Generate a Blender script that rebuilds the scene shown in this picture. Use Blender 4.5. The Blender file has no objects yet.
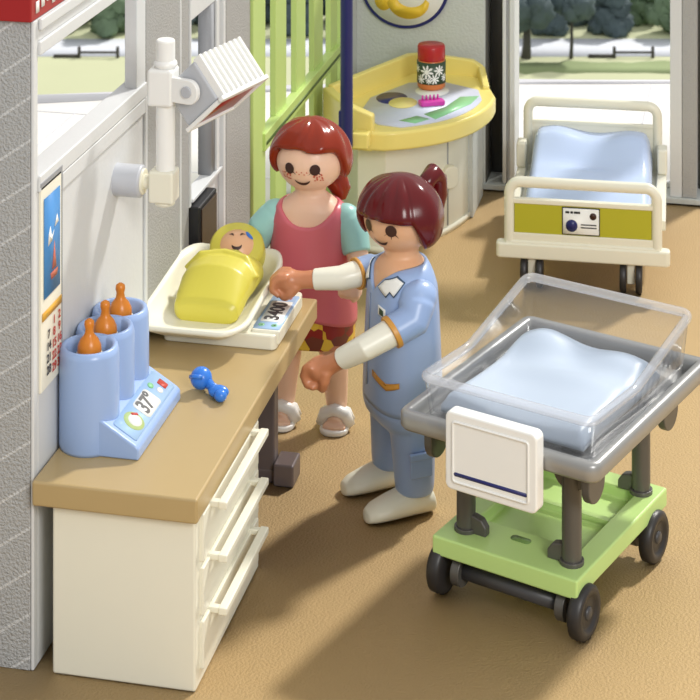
import bpy, bmesh, math, random
from math import sin, cos, pi, radians, sqrt, atan2, hypot
from mathutils import Vector, Matrix, noise
random.seed(7)
S = bpy.context.scene
COL = S.collection

# ------------------------------------------------------------------ materials
def lin(c):
    r = []
    for v in c[:3]:
        v = v / 255.0
        r.append(v / 12.92 if v <= 0.04045 else ((v + 0.055) / 1.055) ** 2.4)
    return (*r, 1)
MATS = {}
def mat(name, rgb, rough=0.35, var=0.03, bump=0.0, bscale=60, metal=0, coat=0.0, sss=0.0, vscale=9, spec=0.5):
    if name in MATS: return MATS[name]
    m = bpy.data.materials.new(name); m.use_nodes = True
    nt = m.node_tree; b = nt.nodes['Principled BSDF']
    b.inputs['Roughness'].default_value = rough
    b.inputs['Metallic'].default_value = metal
    b.inputs['Coat Weight'].default_value = coat
    b.inputs['Coat Roughness'].default_value = 0.15
    b.inputs['Specular IOR Level'].default_value = spec
    if sss:
        b.inputs['Subsurface Weight'].default_value = sss
        b.inputs['Subsurface Radius'].default_value = (0.05, 0.035, 0.025)
        b.inputs['Subsurface Scale'].default_value = 0.3
    tc = nt.nodes.new('ShaderNodeTexCoord')
    n = nt.nodes.new('ShaderNodeTexNoise'); n.inputs['Scale'].default_value = vscale; n.inputs['Detail'].default_value = 3
    nt.links.new(tc.outputs['Object'], n.inputs['Vector'])
    mx = nt.nodes.new('ShaderNodeMix'); mx.data_type = 'RGBA'
    c = lin(rgb)
    mx.inputs['A'].default_value = tuple(max(0, v * (1 - var)) for v in c[:3]) + (1,)
    mx.inputs['B'].default_value = tuple(min(1, v * (1 + var)) for v in c[:3]) + (1,)
    nt.links.new(n.outputs['Fac'], mx.inputs['Factor'])
    nt.links.new(mx.outputs['Result'], b.inputs['Base Color'])
    if bump:
        n2 = nt.nodes.new('ShaderNodeTexNoise'); n2.inputs['Scale'].default_value = bscale; n2.inputs['Detail'].default_value = 4
        nt.links.new(tc.outputs['Object'], n2.inputs['Vector'])
        bp = nt.nodes.new('ShaderNodeBump'); bp.inputs['Strength'].default_value = bump; bp.inputs['Distance'].default_value = 0.02
        nt.links.new(n2.outputs['Fac'], bp.inputs['Height'])
        nt.links.new(bp.outputs['Normal'], b.inputs['Normal'])
    MATS[name] = m
    return m

M_floor = mat('floor_tan', (197, 167, 118), 0.62, 0.05, 0.35, 75, vscale=3)
M_counter = mat('counter_tan', (180, 156, 110), 0.32, 0.02)
M_cream = mat('cream_plastic', (233, 231, 214), 0.3, 0.01)
M_ivory = mat('ivory_plastic', (234, 231, 212), 0.32, 0.01)
M_white = mat('white_plastic', (240, 240, 236), 0.3, 0.01)
M_wallw = mat('wall_white', (214, 216, 216), 0.5, 0.02, 0.05, 30)
M_wallg = mat('wall_grey', (168, 168, 166), 0.65, 0.04, 0.4, 85)
M_wallback = mat('wall_back_grey', (196, 200, 196), 0.6, 0.04, 0.35, 45)
M_midgrey = mat('mid_grey_plastic', (150, 152, 156), 0.5, 0.03, 0.1, 40)
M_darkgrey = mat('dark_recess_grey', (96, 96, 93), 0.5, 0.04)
M_lblue = mat('light_blue_plastic', (152, 178, 222), 0.28, 0.01)
M_nurse = mat('uniform_blue', (152, 176, 216), 0.33, 0.01)
M_navy = mat('navy_plastic', (28, 34, 100), 0.3, 0.02)
M_yellow = mat('pale_yellow_plastic', (240, 222, 128), 0.32, 0.01)
M_babyyel = mat('blanket_yellow', (206, 196, 76), 0.33, 0.01)
M_olive = mat('olive_green_panel', (182, 178, 44), 0.4, 0.01)
M_green = mat('backlit_green_plastic', (190, 214, 128), 0.4, 0.01)  # gate green, paled: light passing through is put into the colour
M_cartgreen = mat('cart_green_plastic', (190, 222, 138), 0.33, 0.01)
M_gun = mat('gunmetal_plastic', (92, 90, 86), 0.36, 0.03, metal=0.25)
M_tray = mat('tray_grey_metallic', (156, 156, 154), 0.33, 0.03, metal=0.45)
M_axle = mat('axle_dark', (66, 66, 68), 0.4, 0.03)
M_tyre = mat('tyre_black', (44, 42, 42), 0.42, 0.03)
M_legbrown = mat('leg_grey_brown', (104, 94, 94), 0.35, 0.02, metal=0.2)
M_sheet = mat('sheet_blue', (184, 198, 215), 0.38, 0.01)
M_hairA = mat('hair_auburn', (138, 42, 16), 0.20, 0.04, spec=0.4)
M_hairB = mat('hair_burgundy', (92, 12, 16), 0.20, 0.04, spec=0.4)
M_skinA = mat('skin_light', (240, 200, 172), 0.36, 0.01, sss=0.15)
M_skinB = mat('skin_warm', (228, 178, 138), 0.36, 0.01, sss=0.15)
M_hand = mat('hand_tan', (196, 130, 92), 0.34, 0.01, sss=0.1)
M_pink = mat('dress_pink', (216, 110, 122), 0.33, 0.01)
M_mint = mat('sleeve_mint', (160, 212, 206), 0.33, 0.01)
M_orange = mat('trim_orange', (206, 148, 62), 0.4, 0.01)
M_teat = mat('teat_orange', (214, 128, 34), 0.3, 0.02, sss=0.1)
M_brown = mat('print_brown', (58, 28, 20), 0.4, 0.01)
M_redprint = mat('print_red', (196, 66, 52), 0.45, 0.01)
M_black = mat('print_black', (26, 26, 30), 0.45, 0.01)
M_print = mat('print_dark', (60, 60, 62), 0.45, 0.01)
M_label = mat('label_white', (240, 240, 234), 0.4, 0.01)
M_stick = mat('sticker_blue', (168, 200, 234), 0.35, 0.02)
M_lampred = mat('lamp_red', (150, 34, 24), 0.3, 0.04)
M_ribgrey = mat('lamp_grey', (184, 187, 192), 0.35, 0.01)
M_red = mat('jar_red', (176, 30, 32), 0.3, 0.02)
M_roofred = mat('roof_red', (160, 22, 22), 0.45, 0.03)
M_jargreen = mat('jar_green', (48, 70, 44), 0.35, 0.03)
M_jaror = mat('jar_orange', (214, 122, 60), 0.3, 0.02)
M_paci = mat('pacifier_blue', (52, 122, 214), 0.28, 0.01)
M_magenta = mat('magenta_plastic', (208, 60, 168), 0.3, 0.01)
M_lav = mat('mat_lavender', (206, 212, 232), 0.4, 0.01)
M_matgreen = mat('mat_green', (142, 206, 150), 0.4, 0.01)
M_matyel = mat('mat_yellow', (240, 226, 140), 0.4, 0.01)
M_gold = mat('print_gold', (236, 196, 60), 0.4, 0.01)
M_calblue = mat('calendar_sea', (74, 142, 206), 0.45, 0.08)
M_calor = mat('calendar_orange', (226, 172, 66), 0.45, 0.01)
M_paper = mat('calendar_paper', (240, 236, 218), 0.5, 0.01)
M_bronze = mat('bronze_black', (70, 54, 46), 0.25, 0.05, metal=0.4)
M_terrace = mat('terrace_white', (236, 234, 230), 0.6, 0.01)
M_curb = mat('curb_grey', (216, 216, 222), 0.6, 0.02)
M_grass = mat('park_grass', (222, 226, 184), 0.8, 0.04, vscale=0.3)
M_grassd = mat('park_grass_dark', (156, 172, 122), 0.8, 0.08, vscale=0.5)
M_lake = mat('lake_water', (232, 236, 244), 0.7, 0.02, vscale=0.2)
M_leaf = mat('tree_leaves_hazy', (82, 98, 102), 0.8, 0.35, 1.0, 2.0, vscale=1.2)  # distance haze is mixed into this leaf colour
M_leaf2 = mat('tree_leaves_pale_hazy', (112, 134, 106), 0.8, 0.25, 1.0, 2.0, vscale=1.2)  # paler green, with the haze in its colour as well
M_trunk = mat('tree_bark', (84, 82, 78), 0.8, 0.1)

def clear_mat(name, tint, milk):
    """clear acrylic sheet: see-through with mirror-like sheen at grazing angles, slightly milky"""
    m = bpy.data.materials.new(name); m.use_nodes = True
    nt = m.node_tree; nt.nodes.remove(nt.nodes['Principled BSDF']); out = nt.nodes['Material Output']
    tr = nt.nodes.new('ShaderNodeBsdfTransparent'); tr.inputs['Color'].default_value = (*tint, 1)
    gl = nt.nodes.new('ShaderNodeBsdfGlossy'); gl.inputs['Roughness'].default_value = 0.06
    df = nt.nodes.new('ShaderNodeBsdfTranslucent'); df.inputs['Color'].default_value = (0.92, 0.94, 0.97, 1)
    d2 = nt.nodes.new('ShaderNodeBsdfDiffuse'); d2.inputs['Color'].default_value = (0.92, 0.93, 0.95, 1)
    md = nt.nodes.new('ShaderNodeMixShader'); md.inputs[0].default_value = 0.5
    nt.links.new(df.outputs[0], md.inputs[1]); nt.links.new(d2.outputs[0], md.inputs[2])
    tc = nt.nodes.new('ShaderNodeTexCoord'); n = nt.nodes.new('ShaderNodeTexNoise'); n.inputs['Scale'].default_value = 3
    nt.links.new(tc.outputs['Object'], n.inputs['Vector'])
    mr = nt.nodes.new('ShaderNodeMapRange'); mr.inputs['To Min'].default_value = milk * 0.8; mr.inputs['To Max'].default_value = milk * 1.2
    nt.links.new(n.outputs['Fac'], mr.inputs['Value'])
    m1 = nt.nodes.new('ShaderNodeMixShader'); nt.links.new(mr.outputs['Result'], m1.inputs[0]); nt.links.new(tr.outputs[0], m1.inputs[1]); nt.links.new(md.outputs[0], m1.inputs[2])
    lw = nt.nodes.new('ShaderNodeLayerWeight'); lw.inputs['Blend'].default_value = 0.5
    pw = nt.nodes.new('ShaderNodeMath'); pw.operation = 'POWER'; pw.inputs[1].default_value = 4; nt.links.new(lw.outputs['Facing'], pw.inputs[0])
    fr = nt.nodes.new('ShaderNodeMath'); fr.operation = 'MULTIPLY_ADD'; fr.inputs[1].default_value = 0.7; fr.inputs[2].default_value = 0.05; nt.links.new(pw.outputs[0], fr.inputs[0])
    m2 = nt.nodes.new('ShaderNodeMixShader'); nt.links.new(fr.outputs[0], m2.inputs[0]); nt.links.new(m1.outputs[0], m2.inputs[1]); nt.links.new(gl.outputs[0], m2.inputs[2])
    nt.links.new(m2.outputs[0], out.inputs['Surface'])
    return m
M_rim = clear_mat('clear_acrylic_rim', (0.96, 0.965, 0.98), 0.28)
M_clear = clear_mat('clear_acrylic', (0.975, 0.98, 0.99), 0.03)

def groove_mat():
    """grey rough render with diagonal scored lines, real pattern of the wall end panel"""
    m = mat('wall_grey_scored', (178, 179, 178), 0.7, 0.04, 0.8, 80)
    nt = m.node_tree; b = nt.nodes['Principled BSDF']
    tc = nt.nodes.new('ShaderNodeTexCoord')
    mp = nt.nodes.new('ShaderNodeMapping'); mp.inputs['Rotation'].default_value = (0, radians(34), 0)
    nt.links.new(tc.outputs['Object'], mp.inputs['Vector'])
    sx = nt.nodes.new('ShaderNodeSeparateXYZ'); nt.links.new(mp.outputs['Vector'], sx.inputs['Vector'])
    f = nt.nodes.new('ShaderNodeMath'); f.operation = 'MULTIPLY'; f.inputs[1].default_value = 1 / 0.155
    nt.links.new(sx.outputs['Z'], f.inputs[0])
    fr = nt.nodes.new('ShaderNodeMath'); fr.operation = 'FRACT'; nt.links.new(f.outputs[0], fr.inputs[0])
    lt = nt.nodes.new('ShaderNodeMath'); lt.operation = 'LESS_THAN'; lt.inputs[1].default_value = 0.07
    nt.links.new(fr.outputs[0], lt.inputs[0])
    old = b.inputs['Base Color'].links[0].from_socket
    mx = nt.nodes.new('ShaderNodeMix'); mx.data_type = 'RGBA'
    nt.links.new(lt.outputs[0], mx.inputs['Factor']); nt.links.new(old, mx.inputs['A'])
    mx.inputs['B'].default_value = lin((206, 207, 206))
    nt.links.new(mx.outputs['Result'], b.inputs['Base Color'])
    return m
M_scored = groove_mat()

def floral_mat():
    m = bpy.data.materials.new('floral_print'); m.use_nodes = True
    nt = m.node_tree; b = nt.nodes['Principled BSDF']; b.inputs['Roughness'].default_value = 0.35
    tc = nt.nodes.new('ShaderNodeTexCoord'); v = nt.nodes.new('ShaderNodeTexVoronoi'); v.inputs['Scale'].default_value = 17
    nt.links.new(tc.outputs['Object'], v.inputs['Vector'])
    cr = nt.nodes.new('ShaderNodeValToRGB'); cr.color_ramp.interpolation = 'CONSTANT'
    e = cr.color_ramp.elements; e[0].position = 0; e[0].color = lin((150, 40, 36)); e[1].position = 0.3; e[1].color = lin((232, 186, 60))
    for p, c in ((0.48, (206, 140, 110)), (0.6, (238, 200, 70)), (0.8, (120, 60, 46))):
        x = e.new(p); x.color = lin(c)
    sp = nt.nodes.new('ShaderNodeSeparateColor'); nt.links.new(v.outputs['Color'], sp.inputs['Color'])
    nt.links.new(sp.outputs['Red'], cr.inputs['Fac']); nt.links.new(cr.outputs['Color'], b.inputs['Base Color'])
    return m
M_floral = floral_mat()

# ------------------------------------------------------------------ mesh helpers
class MB:
    def __init__(s): s.b = bmesh.new()
    def box(s, x0, x1, y0, y1, z0, z1, m=None):
        vs = [s.b.verts.new((x, y, z)) for x in (x0, x1) for y in (y0, y1) for z in (z0, z1)]
        for q in ((0, 1, 3, 2), (4, 6, 7, 5), (0, 4, 5, 1), (2, 3, 7, 6), (0, 2, 6, 4), (1, 5, 7, 3)):
            s.b.faces.new([vs[i] for i in q])
        if m is not None:
            for v in vs: v.co = m @ v.co
        return s
    def rings(s, rings, cap=True, closed=False):
        rr = [[s.b.verts.new(p) for p in r] for r in rings]
        n = len(rr[0]); k = len(rr)
        for i in range(k if closed else k - 1):
            a, c = rr[i], rr[(i + 1) % k]
            for j in range(n):
                j2 = (j + 1) % n
                s.b.faces.new((a[j], a[j2], c[j2], c[j]))
        if cap and not closed:
            s.b.faces.new(rr[0][::-1]); s.b.faces.new(rr[-1])
        return s
    def prism(s, poly, z0, z1, m=None):
        m = m or Matrix()
        return s.rings([[m @ Vector((x, y, z)) for x, y in poly] for z in (z0, z1)])
    def tube(s, path, r, seg=14, cap=True, closed=False, sx=1.0):
        path = [Vector(p) for p in path]
        n = len(path)
        rs = r if isinstance(r, (list, tuple)) else [r] * n
        rings = []; up = None
        for i, p in enumerate(path):
            if closed: t = path[(i + 1) % n] - path[i - 1]
            else: t = path[min(i + 1, n - 1)] - path[max(i - 1, 0)]
            t.normalize()
            if up is None:
                up = Vector((0, 0, 1)) if abs(t.z) < 0.9 else Vector((0, 1, 0))
            a = t.cross(up).normalized(); up = a.cross(t).normalized()
            rings.append([p + (a * cos(2 * pi * k / seg) * sx + up * sin(2 * pi * k / seg)) * rs[i] for k in range(seg)])
        return s.rings(rings, cap, closed)
    def cyl(s, p0, p1, r, r1=None, seg=28):
        return s.tube([p0, p1], [r, r if r1 is None else r1], seg)
    def lathe(s, prof, seg=32, m=None):
        m = m or Matrix()
        rings = [[m @ Vector((max(r, 1e-4) * cos(2 * pi * k / seg), max(r, 1e-4) * sin(2 * pi * k / seg), z)) for k in range(seg)] for r, z in prof]
        return s.rings(rings)
    def ball(s, c, rx, ry=None, rz=None, seg=28, m=None):
        ry = ry or rx; rz = rz or rx; c = Vector(c); m = m or Matrix()
        rings = []
        for i in range(1, 16):
            a = -pi / 2 + pi * i / 16
            rings.append([m @ (c + Vector((rx * cos(a) * cos(2 * pi * k / seg), ry * cos(a) * sin(2 * pi * k / seg), rz * sin(a)))) for k in range(seg)])
        return s.rings(rings)
    def loft(s, secs, seg=36):
        """secs: (cx, cy, z, rx, ry, power) horizontal superellipse sections"""
        rings = []
        for cx, cy, z, rx, ry, pw in secs:
            r = []
            for k in range(seg):
                a = 2 * pi * k / seg; c, d = cos(a), sin(a)
                r.append(Vector((cx + rx * math.copysign(abs(c) ** (2 / pw), c), cy + ry * math.copysign(abs(d) ** (2 / pw), d), z)))
            rings.append(r)
        return s.rings(rings)
    def xf(s, m):
        for v in s.b.verts: v.co = m @ v.co
        return s
    def build(s, name, m, parent=None, bevel=0, smooth=True, seg=3, sub=0):
        me = bpy.data.meshes.new(name)
        bmesh.ops.recalc_face_normals(s.b, faces=s.b.faces)
        s.b.to_mesh(me); s.b.free()
        me.materials.append(m)
        if smooth: me.polygons.foreach_set('use_smooth', [True] * len(me.polygons))
        o = bpy.data.objects.new(name, me); COL.objects.link(o)
        if parent: o.parent = parent
        if bevel:
            md = o.modifiers.new('bevel', 'BEVEL'); md.width = bevel; md.segments = seg; md.limit_method = 'ANGLE'; md.angle_limit = radians(35)
            wn = o.modifiers.new('wn', 'WEIGHTED_NORMAL'); wn.keep_sharp = True
        if sub:
            md = o.modifiers.new('sub', 'SUBSURF'); md.levels = sub; md.render_levels = sub
        return o

def tag(o, label=None, cat=None, group=None, kind=None):
    if label: o['label'] = label
    if cat: o['category'] = cat
    if group: o['group'] = group
    if kind: o['kind'] = kind
    return o
def empty(name, loc, rz=0, label=None, cat=None, group=None):
    o = bpy.data.objects.new(name, None); COL.objects.link(o)
    o.location = loc; o.rotation_euler = (0, 0, radians(rz)); o.empty_display_size = 0.1
    return tag(o, label, cat, group)
def dup(root, loc, rz=None, label=None):
    r = root.copy(); COL.objects.link(r); r.location = loc
    if rz is not None: r.rotation_euler = (0, 0, radians(rz))
    if label: r['label'] = label
    def rec(src, dst):
        for ch in list(src.children):
            c = ch.copy(); COL.objects.link(c); c.parent = dst; rec(ch, c)
    rec(root, r)
    return r
def grid_solid(xs, ys, H, z0, mb=None):
    """one closed block whose top steps between heights; H[i][j] for cell x i, y j"""
    mb = mb or MB(); vs = {}
    def V(x, y, z):
        k = (round(x, 5), round(y, 5), round(z, 5))
        if k not in vs: vs[k] = mb.b.verts.new((x, y, z))
        return vs[k]
    nx, ny = len(xs) - 1, len(ys) - 1
    h = lambda i, j: H[i][j] if 0 <= i < nx and 0 <= j < ny else z0
    for i in range(nx):
        for j in range(ny):
            x0, x1, y0, y1 = xs[i], xs[i + 1], ys[j], ys[j + 1]; z = h(i, j)
            mb.b.faces.new((V(x0, y0, z), V(x1, y0, z), V(x1, y1, z), V(x0, y1, z)))
            mb.b.faces.new((V(x0, y0, z0), V(x0, y1, z0), V(x1, y1, z0), V(x1, y0, z0)))
            for a, b_, (p, q_) in ((i + 1, j, ((x1, y0), (x1, y1))), (i - 1, j, ((x0, y1), (x0, y0))), (i, j + 1, ((x1, y1), (x0, y1))), (i, j - 1, ((x0, y0), (x1, y0)))):
                zn = h(a, b_)
                if zn < z: mb.b.faces.new((V(*p, zn), V(*q_, zn), V(*q_, z), V(*p, z)))
    return mb
def circle(cx, cy, r, n=24, ry=None):
    return [(cx + r * cos(2 * pi * k / n), cy + (ry or r) * sin(2 * pi * k / n)) for k in range(n)]
def rrect(x0, x1, y0, y1, r, n=5):
    out = []
    for cx, cy, a0 in ((x1 - r, y1 - r, 0), (x0 + r, y1 - r, 90), (x0 + r, y0 + r, 180), (x1 - r, y0 + r, 270)):
        for k in range(n + 1):
            a = radians(a0 + 90 * k / n); out.append((cx + r * cos(a), cy + r * sin(a)))
    return out
def frame(o, ex, ey):
    """matrix with given origin and local x / y directions"""
    ex = Vector(ex).normalized(); ey = Vector(ey); ey = (ey - ex * ey.dot(ex)).normalized(); ez = ex.cross(ey)
    m = Matrix((ex, ey, ez)).transposed().to_4x4(); m.translation = Vector(o)
    return m
def text(name, s, size, m4, material, parent, depth=0.002, bold=0.0):
    cu = bpy.data.curves.new(name, 'FONT'); cu.body = s; cu.size = size; cu.extrude = depth; cu.align_x = 'CENTER'; cu.align_y = 'CENTER'; cu.offset = bold
    t = bpy.data.objects.new(name, cu); COL.objects.link(t)
    bpy.context.view_layer.update()
    dg = bpy.context.evaluated_depsgraph_get()
    me = bpy.data.meshes.new_from_object(t.evaluated_get(dg))
    bpy.data.objects.remove(t)
    me.transform(m4); me.materials.clear(); me.materials.append(material)
    o = bpy.data.objects.new(name, me); COL.objects.link(o); o.parent = parent
    return o
def remesh(o, size, smooth=8):
    """fuse the shapes of one mesh into one continuous surface"""
    md = o.modifiers.new('fuse', 'REMESH'); md.mode = 'VOXEL'; md.voxel_size = size; md.use_smooth_shade = True
    if smooth:
        ms = o.modifiers.new('soft', 'SMOOTH'); ms.iterations = smooth; ms.factor = 0.5
    bpy.context.view_layer.update()
    dg = bpy.context.evaluated_depsgraph_get()
    me = bpy.data.meshes.new_from_object(o.evaluated_get(dg))
    o.modifiers.clear(); old = o.data; o.data = me; bpy.data.meshes.remove(old)
    me.polygons.foreach_set('use_smooth', [True] * len(me.polygons))
    return o
def st(name, mb, m, bevel=0, parent=None):
    o = mb.build(name, m, parent, bevel)
    if parent is None: o['kind'] = 'structure'
    return o

# ------------------------------------------------------------------ camera
CX, CY, CH, YAW = 2.439, -7.971, 5.0, radians(12.5)
cam = bpy.data.cameras.new('camera'); co = bpy.data.objects.new('camera', cam); COL.objects.link(co)
co.location = (CX, CY, CH); co.rotation_euler = (radians(90), 0, YAW)
cam.sensor_width = 36; cam.lens = 1950 / 700 * 36; cam.shift_y = -830 / 700; cam.clip_end = 500; cam.clip_start = 0.5
cam.dof.use_dof = True; cam.dof.focus_distance = 9.3; cam.dof.aperture_fstop = 7.0
S.camera = co
def far(X, Z):
    """plan position X metres right of and Z metres ahead of the point the park is laid out from"""
    return (CX + X * cos(YAW) - Z * sin(YAW), CY + X * sin(YAW) + Z * cos(YAW))

# ------------------------------------------------------------------ light
w = bpy.data.worlds.new('world'); S.world = w; w.use_nodes = True
nt = w.node_tree; bg = nt.nodes['Background']
tc = nt.nodes.new('ShaderNodeTexCoord'); sx = nt.nodes.new('ShaderNodeSeparateXYZ'); nt.links.new(tc.outputs['Generated'], sx.inputs['Vector'])
cr = nt.nodes.new('ShaderNodeValToRGB'); cr.color_ramp.elements[0].position = 0.0; cr.color_ramp.elements[0].color = (0.62, 0.62, 0.62, 1)
cr.color_ramp.elements[1].position = 0.9; cr.color_ramp.elements[1].color = (1, 1, 1, 1)
nt.links.new(sx.outputs['Z'], cr.inputs['Fac']); nt.links.new(cr.outputs['Color'], bg.inputs['Color'])
bg.inputs['Strength'].default_value = 0.80
def area(name, loc, target, size, power, col=(1, 1, 1)):
    l = bpy.data.lights.new(name, 'AREA'); l.shape = 'RECTANGLE'; l.size = size[0]; l.size_y = size[1]; l.energy = power; l.color = col
    o = bpy.data.objects.new(name, l); COL.objects.link(o); o.location = loc
    o.rotation_euler = (Vector(target) - Vector(loc)).to_track_quat('-Z', 'Y').to_euler()
    return o
sun = bpy.data.lights.new('sun', 'SUN'); sun.energy = 3.1; sun.angle = radians(5); sun.color = (1.0, 0.96, 0.90)
so = bpy.data.objects.new('sun', sun); COL.objects.link(so)
az, el = radians(62), radians(45)
so.rotation_euler = Vector((-cos(az) * cos(el), -sin(az) * cos(el), -sin(el))).to_track_quat('-Z', 'Y').to_euler()
area('studio_softbox', (8.5, -9.5, 8.5), (0.3, 2.5, 0.8), (4.5, 4.5), 1150, (1, 0.98, 0.95))
S.view_settings.view_transform = 'Standard'; S.view_settings.look = 'None'; S.view_settings.gamma = 1
S.view_settings.exposure = -0.06

# ------------------------------------------------------------------ setting: floor, terrace, walls
st('floor', MB().prism([(-4, -4), (7, -4), (7, 6.75), (-0.845, 6.75), (-0.845, 0.02), (-4, 0.02)], -0.06, 0.0), M_floor)
X0 = -0.735
# left wall: scored end panel, window wall, grey pier, second window, pier, gate jamb
wl = empty('wall_left', (0, 0, 0)); wl['kind'] = 'structure'
MB().box(-1.35, X0 - 0.016, -0.002, 0.044, 0, 2.82).build('end_panel', M_scored, wl, 0.004)
p = MB().box(-0.82, X0, 0.05, 1.526, 0, 2.06).box(-0.82, X0, 0.05, 1.526, 2.72, 2.82).box(-0.80, X0, 1.385, 1.526, 2.06, 2.70)
p.box(X0 - 0.015, X0, 0.0, 0.05, 0.0, 2.82).box(-0.82, X0 - .02, 2.31, 3.0, 0, 1.24).box(-0.82, X0 - .02, 2.31, 3.0, 2.36, 2.82)
p.build('wall_panel', M_wallw, wl, 0.006)
MB().box(-0.80, X0 + 0.002, 1.526, 2.105, 0, 2.82).box(-0.86, X0 - .005, 2.129, 2.29, 0, 2.82).box(-0.89, X0 + 0.003, 3.0, 3.528, 0, 2.82).build('pier', M_wallg, wl, 0.01)
MB().box(-0.86, X0 + 0.003, 2.106, 2.128, 0, 2.82).box(-0.86, X0 + .003, 2.291, 2.309, 0, 2.82).build('edge_strip', M_wallw, wl, 0.004)
st('trim_1', MB().box(-0.84, X0 + 0.012, 0.05, 1.52, 2.06, 2.135), M_wallw, 0.008)
MB_ = MB().box(X0, X0 + 0.012, 0.325, 1.489, 1.985, 2.058).box(X0, X0 + 0.012, 1.49, 1.524, 0.86, 2.06)
st('trim_2', MB_, M_wallw, 0.004)
w1 = empty('window_1', (X0, 0.05, 2.16)); w1['kind'] = 'structure'
MB().box(-0.07, 0.012, 0.002, 1.33, 0.50, 0.56).box(0.001, 0.018, 0.0, 1.46, 0.61, 0.66).build('window_frame', M_wallw, w1, 0.006)
w2 = empty('window_2', (X0, 2.30, 1.24)); w2['kind'] = 'structure'
MB().box(-0.075, -0.005, 0.022, 0.70, 1.0, 1.119).box(-0.078, 0.001, 0.505, 0.56, 0.021, 0.999).box(-0.019, 0.015, 0.60, 0.64, -1.2, 1.55).box(-.076, .01, 0.022, .595, 0.001, .02).box(-.078, -.02, .56, .70, 0.021, 0.999).build('window_frame', M_wallw, w2, 0.004)
MB().box(-0.084, -0.01, 0.415, 0.504, 0.021, 0.998).build('jamb', M_midgrey, w2, 0.0)
# leaf green barred gate in the left wall
dg = empty('door_1', (X0, 3.53, 0)); dg['kind'] = 'structure'
MB().box(-0.07, 0.02, 0.0, 0.22, 0, 2.8).box(-0.07, -0.01, 0.22, 0.40, 0, 2.8).box(-0.07, 0.01, 2.66, 2.78, 0, 2.8).box(-0.07, 0.0, 0.4, 2.7, 2.6, 2.8).box(-0.07, 0.0, 0.4, 2.7, 0, 0.12).build('door_frame', M_green, dg, 0.006)
for a, b_ in ((0.69, 0.97), (1.24, 1.50), (1.75, 2.02), (2.26, 2.48)):
    MB().box(-0.06, -0.02, a, b_, 0.1, 2.65).build('bar', M_green, dg, 0.006)
MB().box(-0.055, 0.012, 0.32, 2.68, 1.04, 1.15).build('rail', M_green, dg, 0.006)
MB().box(0.0, 0.016, 0.34, 2.66, 1.075, 1.095).build('rail_slot', mat('slot_green', (84, 108, 50), 0.5), dg)
st('trim_3', MB().box(-0.84, X0 + 0.03, 6.31, 6.46, 0, 2.82), M_wallback, 0.01)
# back wall with tall opening
wb = empty('wall_back', (0, 6.46, 0)); wb['kind'] = 'structure'
MB().box(X0 - .09, 0.275, 0.0, 0.32, 0, 2.82).box(0.276, 1.90, 0.03, 0.3, 2.5, 2.81).build('wall_panel', M_wallback, wb, 0.008)
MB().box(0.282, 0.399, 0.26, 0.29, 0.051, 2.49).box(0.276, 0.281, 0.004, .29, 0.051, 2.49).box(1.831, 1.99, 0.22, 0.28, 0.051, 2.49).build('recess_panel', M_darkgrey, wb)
MB().box(1.725, 1.83, 0.0, 0.29, 0.051, 2.49).build('pier', M_wallg, wb, 0.006)
st('baseboard_back', MB().box(0.26, 2.35, 6.43, 6.80, 0.012, 0.05), M_wallback, 0.004)
wn = empty('window_3', (0.395, 6.47, 0.05)); wn['kind'] = 'structure'
MB().box(0.006, 0.035, 0.0, 0.25, 0, 2.48).box(0.036, 0.059, 0.03, 0.25, 0, 2.48).box(0.06, 0.10, -0.01, 0.25, 0, 2.48).box(1.242, 1.328, -0.01, 0.25, 0, 2.48).box(0.101, 1.241, 0, 0.25, 2.40, 2.48).box(0.101, 1.241, 0.18, 0.24, 0.0, 0.04).build('window_frame', M_wallw, wn, 0.006)
# red roof band above the near end of the left wall
rb = empty('roof_band', (-1.0, 0.0, 2.822), 0, 'dark red roof edge block on top of the grey wall end', 'roof edge')
MB().box(-0.4, 0.265, -0.03, 0.95, 0, 0.16).build('block', M_roofred, rb, 0.008)
for k in range(14):
    y0 = 0.02 + k * 0.064
    MB().box(0.266, 0.270, y0, y0 + 0.034, 0.03 + 0.012 * (k % 3), 0.08 + 0.014 * (k % 2)).build('white_mark', M_label, rb)
# white tiled terrace
tp = [(-9, 6.2), (-3.84, 7.80), (-2.02, 8.55), (0.10, 9.27), (0.9, 9.45), (5.5, 10.55), (5.5, 6.81), (-0.92, 6.81), (-0.92, 0.06), (-9, 0.06)]
tr = st('floor_terrace', MB().prism(tp, -0.08, -0.015), M_terrace)
MB().prism([(-9, 6.2), (-3.84, 7.80), (-2.02, 8.55), (0.10, 9.27), (0.9, 9.45), (5.5, 10.55), (5.5, 10.60), (0.9, 9.53), (0.10, 9.38), (-2.02, 8.70), (-3.84, 8.02), (-9, 6.5)], -0.1, 0.0).build('curb', M_curb, tr)
q = MB()
q.box(1.30, 1.312, 6.85, 9.5, -0.015, -0.012)
for xx in (-1.6, -2.5, -3.4): q.box(xx, xx + 0.012, 0.1, 7.6, -0.015, -0.012)
for yy in (1.8, 3.4, 5.0, 6.4, 7.6): q.box(-8.5, -0.93, yy, yy + 0.012, -0.015, -0.012)
q.build('joint', M_curb, tr)

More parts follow.
